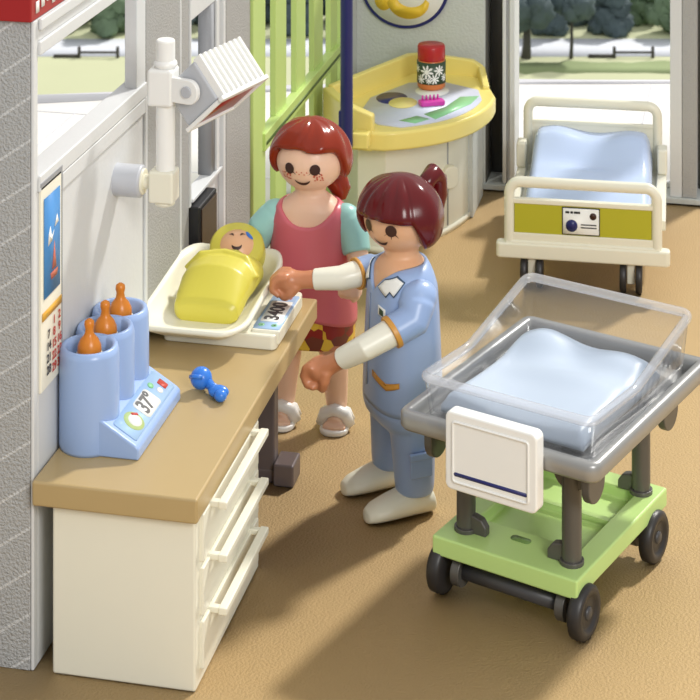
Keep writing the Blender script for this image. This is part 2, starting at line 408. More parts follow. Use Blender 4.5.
# ------------------------------------------------------------------ park far below the terrace
G = -25.0
def strip(X0_, X1_, Z0, Z1, z0, z1, jag=0.0, n=24):
    lo = [far(X0_ + (X1_ - X0_) * k / n, Z0 + jag * noise.noise(Vector((k * .7, 1, 0)))) for k in range(n + 1)]
    hi = [far(X0_ + (X1_ - X0_) * k / n, Z1 + jag * noise.noise(Vector((k * .7, 5, 0)))) for k in range(n + 1)][::-1]
    return MB().prism(lo + hi, z0, z1)
st('ground', strip(-160, 160, 20, 300, G - 1, G), M_grass)
lake = tag(strip(-60, 60, 109.0, 112.7, G, G + 0.02, 0.12).build('lake', M_lake), 'pale grey lake lying across the park beyond the lawn', 'lake')
tag(strip(8.2, 24, 105.8, 107.9, G, G + 0.02, 0.8).build('grass', M_grassd), 'darker green band of grass across the lawn outside the tall back opening', 'grass', kind='stuff')
def crown_mb(r, sz, seed, lumps=22):
    mb = MB(); rnd = random.Random(seed)
    for k in range(lumps):
        a = rnd.random() * 2 * pi; d = r * (0.25 + 0.6 * rnd.random()); h = (rnd.random() - 0.35) * r * sz
        s = r * (0.36 + 0.25 * rnd.random())
        b2 = bmesh.ops.create_icosphere(mb.b, subdivisions=3, radius=s)
        c = Vector((d * cos(a), d * sin(a), h))
        for v in b2['verts']:
            nrm = v.co.normalized()
            v.co = v.co + nrm * s * 0.35 * noise.noise(v.co * 3.1 / s + c) + nrm * s * 0.2 * noise.noise(v.co * 9 / s + c * 2); v.co += c
    return mb
def tree(px_x, Z, trunk_r, trunk_h, cr_r, csz, seed, label, m=M_leaf, cz=None):
    X = (px_x - 350) * Z / 1950; x, y = far(X, Z)
    t = empty('tree', (x, y, G), 0, label, 'tree', 'trees around the lake')
    MB().tube([(0, 0, 0), (0.05, 0, trunk_h * .5), (0, 0, trunk_h + cr_r * .6)], [trunk_r * 1.3, trunk_r, trunk_r * .7], 10).build('trunk', M_trunk, t)
    crown_mb(cr_r, csz, seed).xf(Matrix.Translation((0, 0, cz if cz is not None else trunk_h + cr_r * 0.55))).build('crown', m, t)
    return t
tree(526, 108.7, 0.22, 1.9, 1.35, 0.7, 3, 'thick trunked tree on the lawn at left of the tall back opening')
tree(571, 108.6, 0.09, 2.2, 1.1, 0.6, 4, 'slim trunked tree on the lawn before the lake, right of the thick trunked tree')
k = 0
for px in range(-10, 730, 31):
    lab = 'dark bluish tree in the unbroken row on the far lake shore'
    pale = px in (83, 114, 641, 672)
    tree(px, 113.9 + (k % 2) * 2.7, 0.16, 0.3, 1.12, 1.85, 20 + k, lab if not pale else 'paler green tree among the dark row on the far lake shore', M_leaf2 if pale else M_leaf, 1.0)
    k += 1
def park_fence(px, Z, label):
    x, y = far((px - 350) * Z / 1950, Z)
    f = empty('park_fence', (x, y, G), 12.5, label, 'fence', 'low rail fences on the lawn')
    for xx in (0.0, 2.15): MB().box(xx, xx + 0.16, 0, 0.16, 0, 0.62).build('post', M_trunk, f)
    MB().box(0, 2.3, 0.03, 0.12, 0.25, 0.36).build('rail', M_trunk, f)
    MB().box(-1.35, 0.0, 0.03, 0.25, 0.0, 0.16).build('ground_beam', M_trunk, f)
park_fence(77.5, 108.7, 'low wooden rail fence on the lawn seen through the left window')
park_fence(613, 108.7, 'low wooden rail fence on the lawn seen through the tall back opening')

# ------------------------------------------------------------------ counter with drawer cabinet
ct = empty('worktop', (-0.36, 0.0, 0.0), 0, 'long tan worktop along the left wall on a grey leg and a white cabinet', 'counter')
MB().prism([(-0.366, -0.05), (0.38, -0.05), (0.38, 2.14), (-0.366, 2.14)], 0.742, 0.85).build('slab', M_counter, ct, 0.012)
L = MB().box(0.13, 0.225, 1.825, 1.915, 0.05, 0.7415).box(-0.32, 0.24, 1.83, 1.91, 0.66, 0.74).box(-0.32, 0.30, 1.82, 1.92, 0.0, 0.07).box(0.225, 0.335, 1.79, 1.95, 0.0, 0.115)
L.build('leg', M_legbrown, ct, 0.012)
cb = empty('drawer_cabinet', (-0.325, 0.0, 0.0), 0, 'cream white cabinet with three drawers under the near end of the tan worktop', 'cabinet')
MB().box(-0.325, 0.322, 0.0, 1.03, 0.0, 0.741).build('body', M_cream, cb, 0.012)
for i, zz in enumerate((0.055, 0.285, 0.515)):
    d = MB().box(0.315, 0.340, 0.065, 0.965, zz + 0.01, zz + 0.215).build('drawer', M_cream, cb, 0.006)
    MB().box(0.375, 0.415, 0.16, 0.87, zz + 0.195, zz + 0.228).box(0.315, 0.39, 0.165, 0.20, zz + 0.198, zz + 0.225).box(0.315, 0.39, 0.83, 0.865, zz + 0.198, zz + 0.225).build('handle', M_cream, d, 0.006)

# ------------------------------------------------------------------ wall things on the left
cal = empty('calendar', (X0, 0.185, 1.18), 0, 'wall calendar with a sea and sailboat picture beside the bottle warmer', 'calendar')
MB().box(0, 0.012, -0.128, 0.118, 0, 0.90).build('sheet', M_paper, cal, 0.003)
MB().box(0.0, 0.014, -0.132, 0.128, 0.9, 0.92).box(0.0, 0.014, 0.119, 0.128, 0, 0.9).build('frame', M_midgrey, cal, 0.002)
MB().box(0.014, 0.0165, -0.10, 0.09, 0.40, 0.84).build('picture', M_calblue, cal)
MB().box(0.014, 0.0165, -0.12, 0.11, 0.31, 0.345).build('month_band', M_calor, cal)
YZ = lambda y, z, x=0.0168: frame((x, y, z), (0, 1, 0), (0, 0, 1))
MB().prism([(0, 0), (0.05, 0.01), (0.075, 0.05), (0.045, 0.03), (0.03, 0.08), (0.01, 0.05)], 0, 0.001, YZ(-0.06, 0.62)).prism([(0, 0), (0.05, 0.01), (0.03, 0.05)], 0, 0.001, YZ(0.02, 0.68)).build('dolphin', M_label, cal)
MB().prism([(0, 0), (0.05, 0), (0.028, 0.12)], 0, 0.001, YZ(-0.01, 0.50)).prism([(-.01, -.03), (0.06, -.03), (0.07, 0.0), (-.02, 0)], 0, 0.001, YZ(-0.01, 0.49)).build('sailboat', mat('boat_red', (196, 110, 90), 0.5), cal)
text('dates', '1\n8\n15\n22\n29', 0.052, YZ(0.02, 0.165), M_redprint, cal, 0.0005, 0.001)
text('dates', '2\n9\n16\n23\n30', 0.052, YZ(0.082, 0.165), M_redprint, cal, 0.0005, 0.001)
text('dates', '7\n14\n21\n28', 0.052, YZ(-0.045, 0.15), M_print, cal, 0.0005, 0.001)
sw = empty('wall_monitor', (X0, 2.42, 0.87), 0, 'upright black and bronze box on the wall behind the baby scale', 'wall box')
MB().box(-0.02, 0.055, -0.13, 0.20, 0.0, 0.36).build('case', M_black, sw, 0.01)
MB().box(0.055, 0.062, -0.105, 0.18, 0.02, 0.34).build('screen', M_bronze, sw, 0.003)

# lamp on its wall bracket
lp = empty('heat_lamp', (X0 - 0.02, 1.08, 1.78), 0, 'white adjustable heat lamp with ribbed head and red underside on a wall arm', 'lamp')
MB().cyl((0.0, 0, 0), (0.155, 0, 0), 0.078).build('wall_socket', mat('socket_grey', (190, 193, 200), 0.35), lp, 0.012)
MB().cyl((0.14, 0, 0), (0.165, 0, 0), 0.062).cyl((0.16, 0, 0), (0.205, 0, 0), 0.036).build('joint', M_ivory, lp, 0.006)
MB().box(0.20, 0.325, -0.06, 0.055, -0.085, 0.07).cyl((0.267, 0, -0.105), (0.267, 0, -0.08), 0.05).build('elbow', M_ivory, lp, 0.045)
MB().cyl((0.27, 0, 0.05), (0.27, 0, 0.70), 0.047).build('pole', M_white, lp, 0.012)
MB().box(0.195, 0.325, -0.07, 0.06, 0.385, 0.565).cyl((0.27, 0, 0.56), (0.27, 0, 0.60), 0.058).build('clamp', M_white, lp, 0.018)
RM = Matrix.Translation((0.415, -0.05, 0.475)) @ Matrix.Rotation(radians(-16), 4, 'Z')
def lm(dx, dz, ang): return RM @ Matrix.Translation((dx, 0, dz)) @ Matrix.Rotation(ang, 4, 'Y')
ear = MB().prism(rrect(-0.20, 0.06, -0.062, 0.058, 0.055, 6), 0, 0.03, RM @ Matrix.Translation((0, -0.01, 0)) @ Matrix.Rotation(radians(90), 4, 'X'))
ear.build('bracket_ear', M_white, lp, 0.006)
MB().cyl(RM @ Vector((0, -0.05, 0)), RM @ Vector((0, -0.03, 0)), 0.028).build('screw', M_ribgrey, lp, 0.003)
# head: local box, a = up along the ribs, c = thickness
HM = RM @ Matrix.Rotation(radians(-51), 4, 'Y')      # local x points down-right to up-left rotated
hx = Vector((-0.134, 0, 0.164)).normalized(); hz = Vector((-0.184, 0, -0.17)).normalized()
A0 = Vector((0.165, 0.0, -0.012))
hx.rotate(Matrix.Rotation(radians(-16), 3, 'Z')); hz.rotate(Matrix.Rotation(radians(-16), 3, 'Z')); hy = Vector((0, 1, 0)); hy.rotate(Matrix.Rotation(radians(-16), 3, 'Z'))
HM = Matrix((hx, hy, hz)).transposed().to_4x4(); HM.translation = RM @ A0
hd = MB().box(0.0, 0.215, 0.0, 0.40, 0.02, 0.25, HM).build('lamp_head', M_ribgrey, lp, 0.014)
q = MB()
for k in range(9):
    y0 = 0.012 + k * 0.0445
    q.box(-0.012, 0.225, y0, y0 + 0.02, -0.02, 0.03, HM)
q.build('cooling_rib', M_white, hd, 0.004)
MB().box(-0.022, 0.0, -0.012, 0.412, -0.02, 0.02, HM).box(-0.022, 0.0, -0.012, 0.412, 0.24, 0.262, HM).box(-0.022, 0.0, -0.012, 0.012, 0.0, 0.25, HM).box(-0.022, 0.0, 0.388, 0.412, 0.0, 0.25, HM).build('rim', M_white, hd, 0.005)
MB().box(-0.010, 0.004, 0.01, 0.39, 0.02, 0.245, HM).build('red_filter', M_lampred, hd)

# ------------------------------------------------------------------ bottle warmer with three bottles
wm = empty('bottle_warmer', (-0.594, 0.525, 0.85), 0, 'light blue three-bottle warmer with a temperature display on the tan worktop', 'bottle warmer')
CYL = [(-0.005, -0.20), (-0.005, 0.01), (-0.005, 0.22)]
for i, (x, y) in enumerate(CYL):
    prof = [(0.131, 0.0), (0.135, 0.015), (0.134, 0.42), (0.126, 0.448), (0.113, 0.452), (0.101, 0.44), (0.096, 0.41), (0.094, 0.30), (0.01, 0.30)]
    if i == 0: mb = MB()
    mb.lathe(prof, 40, Matrix.Translation((x, y, 0)))
mb.box(-0.10, 0.02, -0.2, 0.22, 0.0, 0.29)
mb.build('holder', M_lblue, wm)
prof = [(0.02, 0), (0.262, 0), (0.262, 0.050), (0.245, 0.066), (0.08, 0.165), (0.02, 0.165)]
MX = frame((0, -0.30, 0), (1, 0, 0), (0, 0, 1))    # z axis of this frame points to -y
MB().rings([[Vector((a, yy, b_)) for a, b_ in prof] for yy in (-0.305, 0.315)]).build('base', M_lblue, wm, 0.010)
sl = Vector((0.165, 0, -0.099)).normalized()
MP = frame((0.245, 0.0, 0.066), (0, 1, 0), -sl)
off = MP.to_3x3() @ Vector((0, 0, 1))
sp = MB().prism(rrect(-0.27, 0.29, 0.006, 0.135, 0.015), 0.0, 0.004, MP).build('display_panel', M_stick, wm)
ds = MB().prism(rrect(-0.065, 0.115, 0.016, 0.116, 0.02), 0.004, 0.006, MP).build('screen', M_label, sp)
text('temperature_digits', '37°', 0.105, MP @ Matrix.Translation((0.025, 0.066, 0.0068)), M_print, ds, 0.0006, 0.0028)
MB().prism(circle(-0.155, 0.066, 0.062, 28, 0.052), 0.004, 0.0052, MP).build('emblem', mat('emblem_green', (190, 210, 140), 0.4), sp)
MB().prism(circle(-0.148, 0.064, 0.042, 24, 0.034), 0.0052, 0.0062, MP).build('emblem_face', M_label, sp)
MB().prism([(-0.12, 0.10), (-0.088, 0.075), (-0.10, 0.065), (-0.13, 0.09)], 0.0055, 0.0066, MP).build('emblem_mark', M_redprint, sp)
MB().prism(circle(0.165, 0.10, 0.020, 20, 0.016), 0.004, 0.006, MP).build('button', M_matgreen, sp)
MB().prism(circle(0.18, 0.052, 0.020, 20, 0.016), 0.004, 0.006, MP).build('button', M_label, sp)
MB().prism(rrect(0.218, 0.262, 0.035, 0.085, 0.004), 0.004, 0.006, MP).build('button', M_redprint, sp)
labs = ['orange teat baby bottle in the nearest cup of the blue warmer', 'orange teat baby bottle in the middle cup of the blue warmer', 'orange teat baby bottle in the rearmost cup of the blue warmer']
bt = None
for i, (x, y) in enumerate(CYL):
    loc = (-0.594 + x, 0.525 + y, 0.85 + 0.302)
    if bt is None:
        bt = empty('baby_bottle', loc, 0, labs[0], 'baby bottle', 'baby bottles in the blue warmer')
        MB().lathe([(0.07, 0), (0.072, 0.01), (0.072, 0.10), (0.066, 0.115), (0.02, 0.118)], 28).xf(Matrix.Diagonal((0.88, 0.88, 0.96, 1))).build('bottle_body', M_ivory, bt)
        MB().lathe([(0.058, 0.112), (0.062, 0.125), (0.060, 0.15), (0.046, 0.178), (0.032, 0.192), (0.024, 0.205), (0.021, 0.225), (0.026, 0.245), (0.024, 0.262), (0.010, 0.272), (0.002, 0.273)], 28).xf(Matrix.Diagonal((0.88, 0.88, 0.96, 1))).build('teat', M_teat, bt)
    else: dup(bt, loc, 0, labs[i])

# ------------------------------------------------------------------ pacifier
pc = empty('pacifier', (-0.235, 0.93, 0.852), 0, 'small glossy blue pacifier lying on the tan worktop', 'pacifier')
MB().ball((-0.03, 0.02, 0.058), 0.052).tube([(-0.075, -0.005, 0.07), (-0.05, -0.03, 0.085), (-0.01, -0.03, 0.085)], 0.010, 8).build('bulb', M_paci, pc)
MB().tube([(-0.0, 0.01, 0.05), (0.03, -0.005, 0.032), (0.06, -0.03, 0.03)], [0.026, 0.022, 0.026], 14).build('stem', M_paci, pc)
MB().ball((0.075, -0.045, 0.032), 0.05, 0.034, 0.030).ball((0.095, -0.08, 0.03), 0.03, 0.03, 0.028).build('shield', M_paci, pc)

# ------------------------------------------------------------------ baby scale and baby
sc = empty('baby_scale', (-0.33, 1.73, 0.85), 0, 'cream baby scale with curved tray and digital weight display on the worktop', 'scale')
MB().prism(rrect(-0.29, 0.30, -0.28, 0.30, 0.03), 0, 0.075).build('base', M_ivory, sc, 0.010)
# dished tray as one shell
def tray_shell():
    mb = MB(); n = 15
    base = rrect(-0.5, 0.5, -0.5, 0.5, 0.2, 8)
    def ring(sx_, sy_, z, dy=0.0, rise=0.0, flare=0.0):
        out = []
        for x, y in base:
            zz = z + rise * max(0.0, (y + 0.1)) ** 1.4 * (0.45 + 1.1 * abs(x))
            out.append(Vector((x * sx_ - 0.12, y * sy_ + dy, zz)))
        return out
    R = [ring(0.02, 0.02, 0.075), ring(0.34, 0.72, 0.075), ring(0.40, 0.80, 0.085), ring(0.52, 0.98, 0.135, 0, 0.08), ring(0.555, 1.03, 0.150, 0, 0.16), ring(0.585, 1.06, 0.145, 0, 0.16),
         ring(0.59, 1.065, 0.128, 0, 0.16), ring(0.56, 1.03, 0.115, 0, 0.12), ring(0.44, 0.84, 0.062, 0, 0.02), ring(0.34, 0.70, 0.045), ring(0.02, 0.02, 0.045)]
    mb.rings(R)
    return mb
tray_shell().xf(Matrix.Translation((-0.005, 0.03, 0.005)) @ Matrix.Diagonal((1, 0.93, 0.95, 1))).build('tray', M_ivory, sc)
pn = MB().box(0.165, 0.312, -0.25, 0.21, 0.02, 0.088).build('display_housing', M_ivory, sc, 0.008)
PT = frame((0.238, -0.02, 0.088), (0, 1, 0), (-1, 0, 0))
st1 = MB().prism(rrect(-0.215, 0.215, -0.07, 0.07, 0.012), 0, 0.003, PT).build('display_panel', M_stick, pn)
d2 = MB().prism(rrect(-0.13, 0.13, -0.055, 0.055, 0.01), 0.003, 0.0045, PT).build('screen', M_label, st1)
text('weight_digits', '3400', 0.118, PT @ Matrix.Translation((0, 0, 0.005)) @ Matrix.Diagonal((0.95, 0.9, 1, 1)), M_print, d2, 0.0006, 0.0035)
for dy in (-0.032, 0.035):
    MB().prism(circle(-0.172, dy, 0.016, 18), 0.003, 0.0045, PT).build('button', M_matgreen, st1)
    MB().prism([(-0.18, dy - .008), (-0.164, dy - .008), (-0.172, dy + .008)], 0.0045, 0.0052, PT).build('button_mark', M_print, st1)
MB().prism(circle(0.178, -0.02, 0.018, 18), 0.003, 0.0045, PT).build('button', M_redprint, st1)

bb = empty('baby', (-0.425, 1.90, 0.925), 0, 'sleeping toy baby wrapped in a glossy yellow blanket on the scale', 'baby')
TL = Matrix.Translation((0, 0, -0.002)) @ Matrix.Rotation(radians(2.5), 4, 'X') @ Matrix.Diagonal((1, 0.88, 0.95, 1))
def ysec(y, rx, zc, rz, pw=2.6, seg=36):
    out = []
    for k in range(seg):
        a = 2 * pi * k / seg; c, d = cos(a), sin(a)
        out.append(Vector((rx * math.copysign(abs(c) ** (2 / pw), c), y, zc + rz * math.copysign(abs(d) ** (2 / pw), d))))
    return out
body = MB().rings([ysec(-0.40, 0.06, 0.05, 0.03), ysec(-0.398, 0.13, 0.055, 0.05, 3), ysec(-0.375, 0.155, 0.065, 0.065, 3), ysec(-0.30, 0.165, 0.085, 0.088, 2.6), ysec(-0.18, 0.172, 0.115, 0.115, 2.3), ysec(-0.05, 0.176, 0.115, 0.113, 2.4),
                   ysec(0.10, 0.172, 0.10, 0.09, 2.4), ysec(0.17, 0.162, 0.09, 0.07, 2.3), ysec(0.25, 0.12, 0.09, 0.06, 2.1)]).xf(TL)
hdc = TL @ Vector((0.0, 0.285, 0.125))
body.ball(hdc, 0.125, 0.125, 0.125)
bo = body.build('head', M_skinB, bb)
# swaddle: fused body blanket with folds
swd = MB().rings([ysec(-0.415, 0.08, 0.05, 0.035), ysec(-0.41, 0.145, 0.058, 0.055, 3.2), ysec(-0.385, 0.17, 0.068, 0.073, 3), ysec(-0.30, 0.18, 0.09, 0.098, 2.6), ysec(-0.19, 0.186, 0.122, 0.127, 2.2), ysec(-0.05, 0.19, 0.118, 0.125, 2.3),
                  ysec(0.10, 0.190, 0.105, 0.105, 2.4), ysec(0.16, 0.175, 0.08, 0.065, 2.3), ysec(0.20, 0.15, 0.07, 0.045, 2.1)]).xf(TL)
for pts, r in ((((-0.185, -0.06, 0.15), (-0.12, -0.02, 0.222), (0.0, 0.02, 0.228), (0.12, -0.01, 0.215), (0.19, -0.09, 0.14)), 0.026),
               (((-0.175, 0.05, 0.14), (-0.08, 0.10, 0.19), (0.04, 0.11, 0.19), (0.16, 0.05, 0.14)), 0.026)):
    swd.tube([TL @ Vector(p) for p in pts], r, 10)
remesh(swd.build('blanket', M_babyyel, bb), 0.007, 5)
# hood: ball shell opened around the face
def hood():
    mb = MB(); fd = Vector((0.14, -0.60, 0.79)).normalized(); q = Vector((0, 0, 1)).rotation_difference(fd)
    rows = []
    for sh, rr in ((0, 0.150), (1, 0.1265)):
        for i in range(15):
            t = i / 14
            if sh: t = 1 - t
            ph = radians(56) + (radians(176) - radians(56)) * t
            bul = 0.010 * math.exp(-((ph - radians(62)) / 0.12) ** 2) if not sh else 0
            rows.append([hdc + q @ Vector(((rr + bul) * sin(ph) * cos(2 * pi * k / 36) * 1.02, (rr + bul) * sin(ph) * sin(2 * pi * k / 36), (rr + bul) * cos(ph))) for k in range(36)])
    r0 = rows[:15]; r1 = rows[15:]
    mb.rings(r0 + r1, True)
    return mb
hood().build('hood', M_babyyel, bb)

def decal(center, R, az, el, pts, lift=0.0018, scale=(1, 1, 1), rot=0):
    """flat print wrapped on a ball: az from -y towards +x, el upwards; pts in metres"""
    c = Vector(center); mb = MB(); vs = []
    cr_, sr_ = cos(rot), sin(rot)
    def P(u, v):
        u, v = u * cr_ - v * sr_, u * sr_ + v * cr_
        a = az + u / (R * cos(el)); e = el + v / R
        d = Vector((sin(a) * cos(e), -cos(a) * cos(e), sin(e)))
        return c + Vector((d.x * (R + lift) * scale[0], d.y * (R + lift) * scale[1], d.z * (R + lift) * scale[2]))
    cu = sum(p[0] for p in pts) / len(pts); cv = sum(p[1] for p in pts) / len(pts)
    lay = []
    for f in (1.0, 0.55):
        lay.append([mb.b.verts.new(P(cu + (u - cu) * f, cv + (v - cv) * f)) for u, v in pts])
    cen = mb.b.verts.new(P(cu, cv)); n = len(pts)
    for j in range(n):
        j2 = (j + 1) % n
        mb.b.faces.new((lay[0][j], lay[0][j2], lay[1][j2], lay[1][j])); mb.b.faces.new((lay[1][j], lay[1][j2], cen))
    return mb
def arc_strip(r, a0, a1, w, n=10, taper=True):
    o, i = [], []
    for k in range(n + 1):
        a = radians(a0 + (a1 - a0) * k / n); ww = w * (sin(pi * k / n) if taper else 1) * .5 + 0.0008
        o.append(((r + ww) * cos(a), (r + ww) * sin(a))); i.append(((r - ww) * cos(a), (r - ww) * sin(a)))
    return o, i
def strip_decal(center, R, az, el, o, i, lift=0.002, scale=(1, 1, 1)):
    c = Vector(center); mb = MB()
    def P(u, v):
        a = az + u / (R * cos(el)); e = el + v / R
        return c + Vector((sin(a) * cos(e) * (R + lift) * scale[0], -cos(a) * cos(e) * (R + lift) * scale[1], sin(e) * (R + lift) * scale[2]))
    A = [mb.b.verts.new(P(*p)) for p in o]; B = [mb.b.verts.new(P(*p)) for p in i]
    for k in range(len(A) - 1): mb.b.faces.new((A[k], A[k + 1], B[k + 1], B[k]))
    return mb
fa, fe = radians(14), radians(61)
o_, i_ = arc_strip(0.026, 200, 340, 0.016)
strip_decal(hdc, 0.125, fa, fe - 0.30, o_, i_).build('mouth', M_brown, bb)
for s in (-1, 1):
    o_, i_ = arc_strip(0.020, 30, 150, 0.010)
    strip_decal(hdc, 0.125, fa + s * 0.62, fe - 0.02, o_, i_).build('eye', M_brown, bb)
decal(hdc, 0.125, fa + 1.35, fe - 0.10, circle(0, 0, 0.028, 16)).build('pacifier_print', M_paci, bb)

# ------------------------------------------------------------------ bassinet trolley
ca = empty('bassinet_trolley', (1.365, 1.25, 0), -20, 'green and grey wheeled bassinet trolley carrying the clear baby tub', 'trolley')
hi_, mi_, lo_ = 0.29, 0.268, 0.232
pf = grid_solid([-0.38, -0.27, 0.255, 0.365], [-0.46, -0.20, 0.13, 0.165, 0.42, 0.54], [[hi_] * 5, [hi_, lo_, mi_, lo_, hi_], [hi_] * 5], 0.20)
pf.build('platform', M_cartgreen, ca, 0.02)
MB().prism(rrect(-0.06, 0.04, -0.30, -0.255, 0.02), 0.29, 0.293).build('slot', mat('slot_dark_green', (110, 140, 76), 0.4), ca)
for i, (u, v) in enumerate(((-0.27, -0.33), (0.275, -0.33), (-0.27, 0.43), (0.275, 0.43))):
    sgn = 1 if u < 0 else -1
    MB().cyl((u, v, 0.286), (u, v, 0.86), 0.045).cyl((u, v, 0.286), (u, v, 0.31), 0.056).build('leg', M_gun, ca, 0.004)
    MB().prism([(0, 0), (0.085, 0), (0.085, 0.04), (0.06, 0.075), (0.02, 0.085), (0, 0.085)], -0.022, 0.022, frame((u + 0.03 * sgn, v, 0.288), (sgn, 0, 0), (0, 0, 1))).build('leg_foot', M_gun, ca, 0.008)
    D = [(0, 0)] + [(0.085 * cos(radians(a)), 0.085 * sin(radians(a))) for a in range(180, 361, 15)]
    D = [(-0.085, 0.05)] + [(0.085 * cos(radians(a)), -0.06 + 0.085 * sin(radians(a))) for a in range(180, 361, 15)] + [(0.085, 0.05)]
    vv = -0.57 if v < 0 else 0.56
    MB().prism(D, -0.02, 0.02, frame((u - sgn * 0.0, v, 0.765), (1, 0, 0), (0, 0, 1))).prism(D, -0.02, 0.02, frame((u - sgn * (-0.0) + (0.13 if u > 0 else -0.13), v + (-0.05 if v < 0 else 0.02), 0.765), (0, 1, 0), (0, 0, 1))).build('underside_lug', M_gun, ca, 0.006)
wheel = None
for u, v in ((-0.36, -0.385), (0.36, -0.385), (-0.36, 0.385), (0.36, 0.385)):
    s = 1 if u > 0 else -1
    RW = frame((u, v, 0.12), (0, 1, 0), (0, 0, 1)) @ Matrix.Rotation(0 if s > 0 else pi, 4, 'Y')
    pr = [(0.03, 0.024), (0.055, 0.020), (0.072, 0.022), (0.078, 0.032), (0.102, 0.036), (0.118, 0.024), (0.12, 0.0), (0.118, -0.024), (0.10, -0.035), (0.03, -0.035)]
    wh = MB().lathe(pr, 36, RW).build('wheel', M_tyre, ca)
    MB().lathe([(0.002, 0.034), (0.022, 0.034), (0.03, 0.026), (0.03, 0.016), (0.002, 0.016)], 20, RW).build('hub', M_axle, wh)
    MB().cyl((u - s * 0.115, v, 0.125), (u - s * 0.07, v, 0.125), 0.07).box(u - s * .115 if s > 0 else u + .07, u - s * .07 if s > 0 else u + .115, v - .04, v + .04, 0.14, 0.205).build('wheel_mount', M_gun, ca, 0.005)
for v in (-0.385, 0.385):
    MB().cyl((-0.29, v, 0.125), (0.29, v, 0.125), 0.036).build('axle', M_axle, ca)
# grey tray frame
def ring_bar(x0, x1, y0, y1, r, prof, mb=None):
    """rounded rectangular ring with profile (inset, z)"""
    mb = mb or MB()
    base = []
    outer = rrect(x0, x1, y0, y1, r, 6)
    rings = []
    for ins, z in prof:
        rr = max(r - ins, 0.004)
        rings.append([Vector((x, y, z)) for x, y in rrect(x0 + ins, x1 - ins, y0 + ins, y1 - ins, rr, 6)])
    rings2 = [[rings[i][j] for i in range(len(rings))] for j in range(len(rings[0]))]
    mb.rings(rings2, False, True)
    return mb
ring_bar(-0.485, 0.53, -0.61, 0.69, 0.062, [(0.012, 0.815), (0.0, 0.83), (0.0, 0.885), (0.012, 0.90), (0.045, 0.90), (0.057, 0.888), (0.06, 0.83), (0.048, 0.815)]).build('tray_frame', M_tray, ca)
MB().box(-0.44, 0.485, -0.565, 0.645, 0.818, 0.832).build('tray_floor', M_tray, ca, 0.004)

# clear tub
tb = empty('bassinet_tub', (1.365, 1.25, 0), -20, 'clear acrylic baby tub with a raised back rim on the grey tray', 'baby tub')
def zrim(v): return 1.0 if v < -0.04 else 1.0 + 0.165 * min(1, (v + 0.04) / 0.58)
TW = [(-0.40, -0.465), (0.425, -0.465), (0.44, -0.04), (0.455, 0.50), (-0.40, 0.50), (-0.40, -0.04)]
def tub_path(ins, bot=False):
    """outline following the tub, finely stepped"""
    pts = []
    x0, x1, y0, y1, r = -0.44 + ins, 0.44 - ins, -0.46 + ins, 0.53 - ins, max(0.05 - ins, 0.01)
    if bot: x0 += 0.02; x1 -= 0.02; y0 += 0.01; y1 -= 0.05
    n = 5; out = []
    cs = ((x1 - r, y1 - r, 0), (x0 + r, y1 - r, 90), (x0 + r, y0 + r, 180), (x1 - r, y0 + r, 270))
    for ci, (cx, cy, a0) in enumerate(cs):
        for k in range(n + 1):
            a = radians(a0 + 90 * k / n); out.append((cx + r * cos(a), cy + r * sin(a)))
        nx = cs[(ci + 1) % 4]
        a = radians(a0 + 90); p0 = (cx + r * cos(a), cy + r * sin(a)); p1 = (nx[0] + r * cos(radians(nx[2])), nx[1] + r * sin(radians(nx[2])))
        for k in range(1, 14): out.append((p0[0] + (p1[0] - p0[0]) * k / 14, p0[1] + (p1[1] - p0[1]) * k / 14))
    return [(x + (0.06 if x > 0 else 0.045) * (y + 0.46), y) for x, y in out]
top_o, top_i = tub_path(0.0), tub_path(0.014)
bot_o, bot_i = tub_path(0.0, True), tub_path(0.014, True)
zb = 0.836
rg = [[Vector((0.02, 0.0, zb + 0.014)) + Vector((x * 0.01, y * 0.01, 0)) for x, y in bot_i], [Vector((x, y, zb + 0.014)) for x, y in bot_i], [Vector((x, y, zrim(y) - 0.004)) for x, y in top_i],
      [Vector((x, y, zrim(y) - 0.004)) for x, y in top_o], [Vector((x, y, zb)) for x, y in bot_o], [Vector((0.02, 0.0, zb)) + Vector((x * 0.01, y * 0.01, 0)) for x, y in bot_o]]
MB().rings(rg).build('tub_wall', M_clear, tb)
mid = tub_path(0.007)
MB().tube([(x, y, zrim(y) + 0.008) for x, y in mid], 0.022, 12, False, True).build('rim', M_rim, tb)
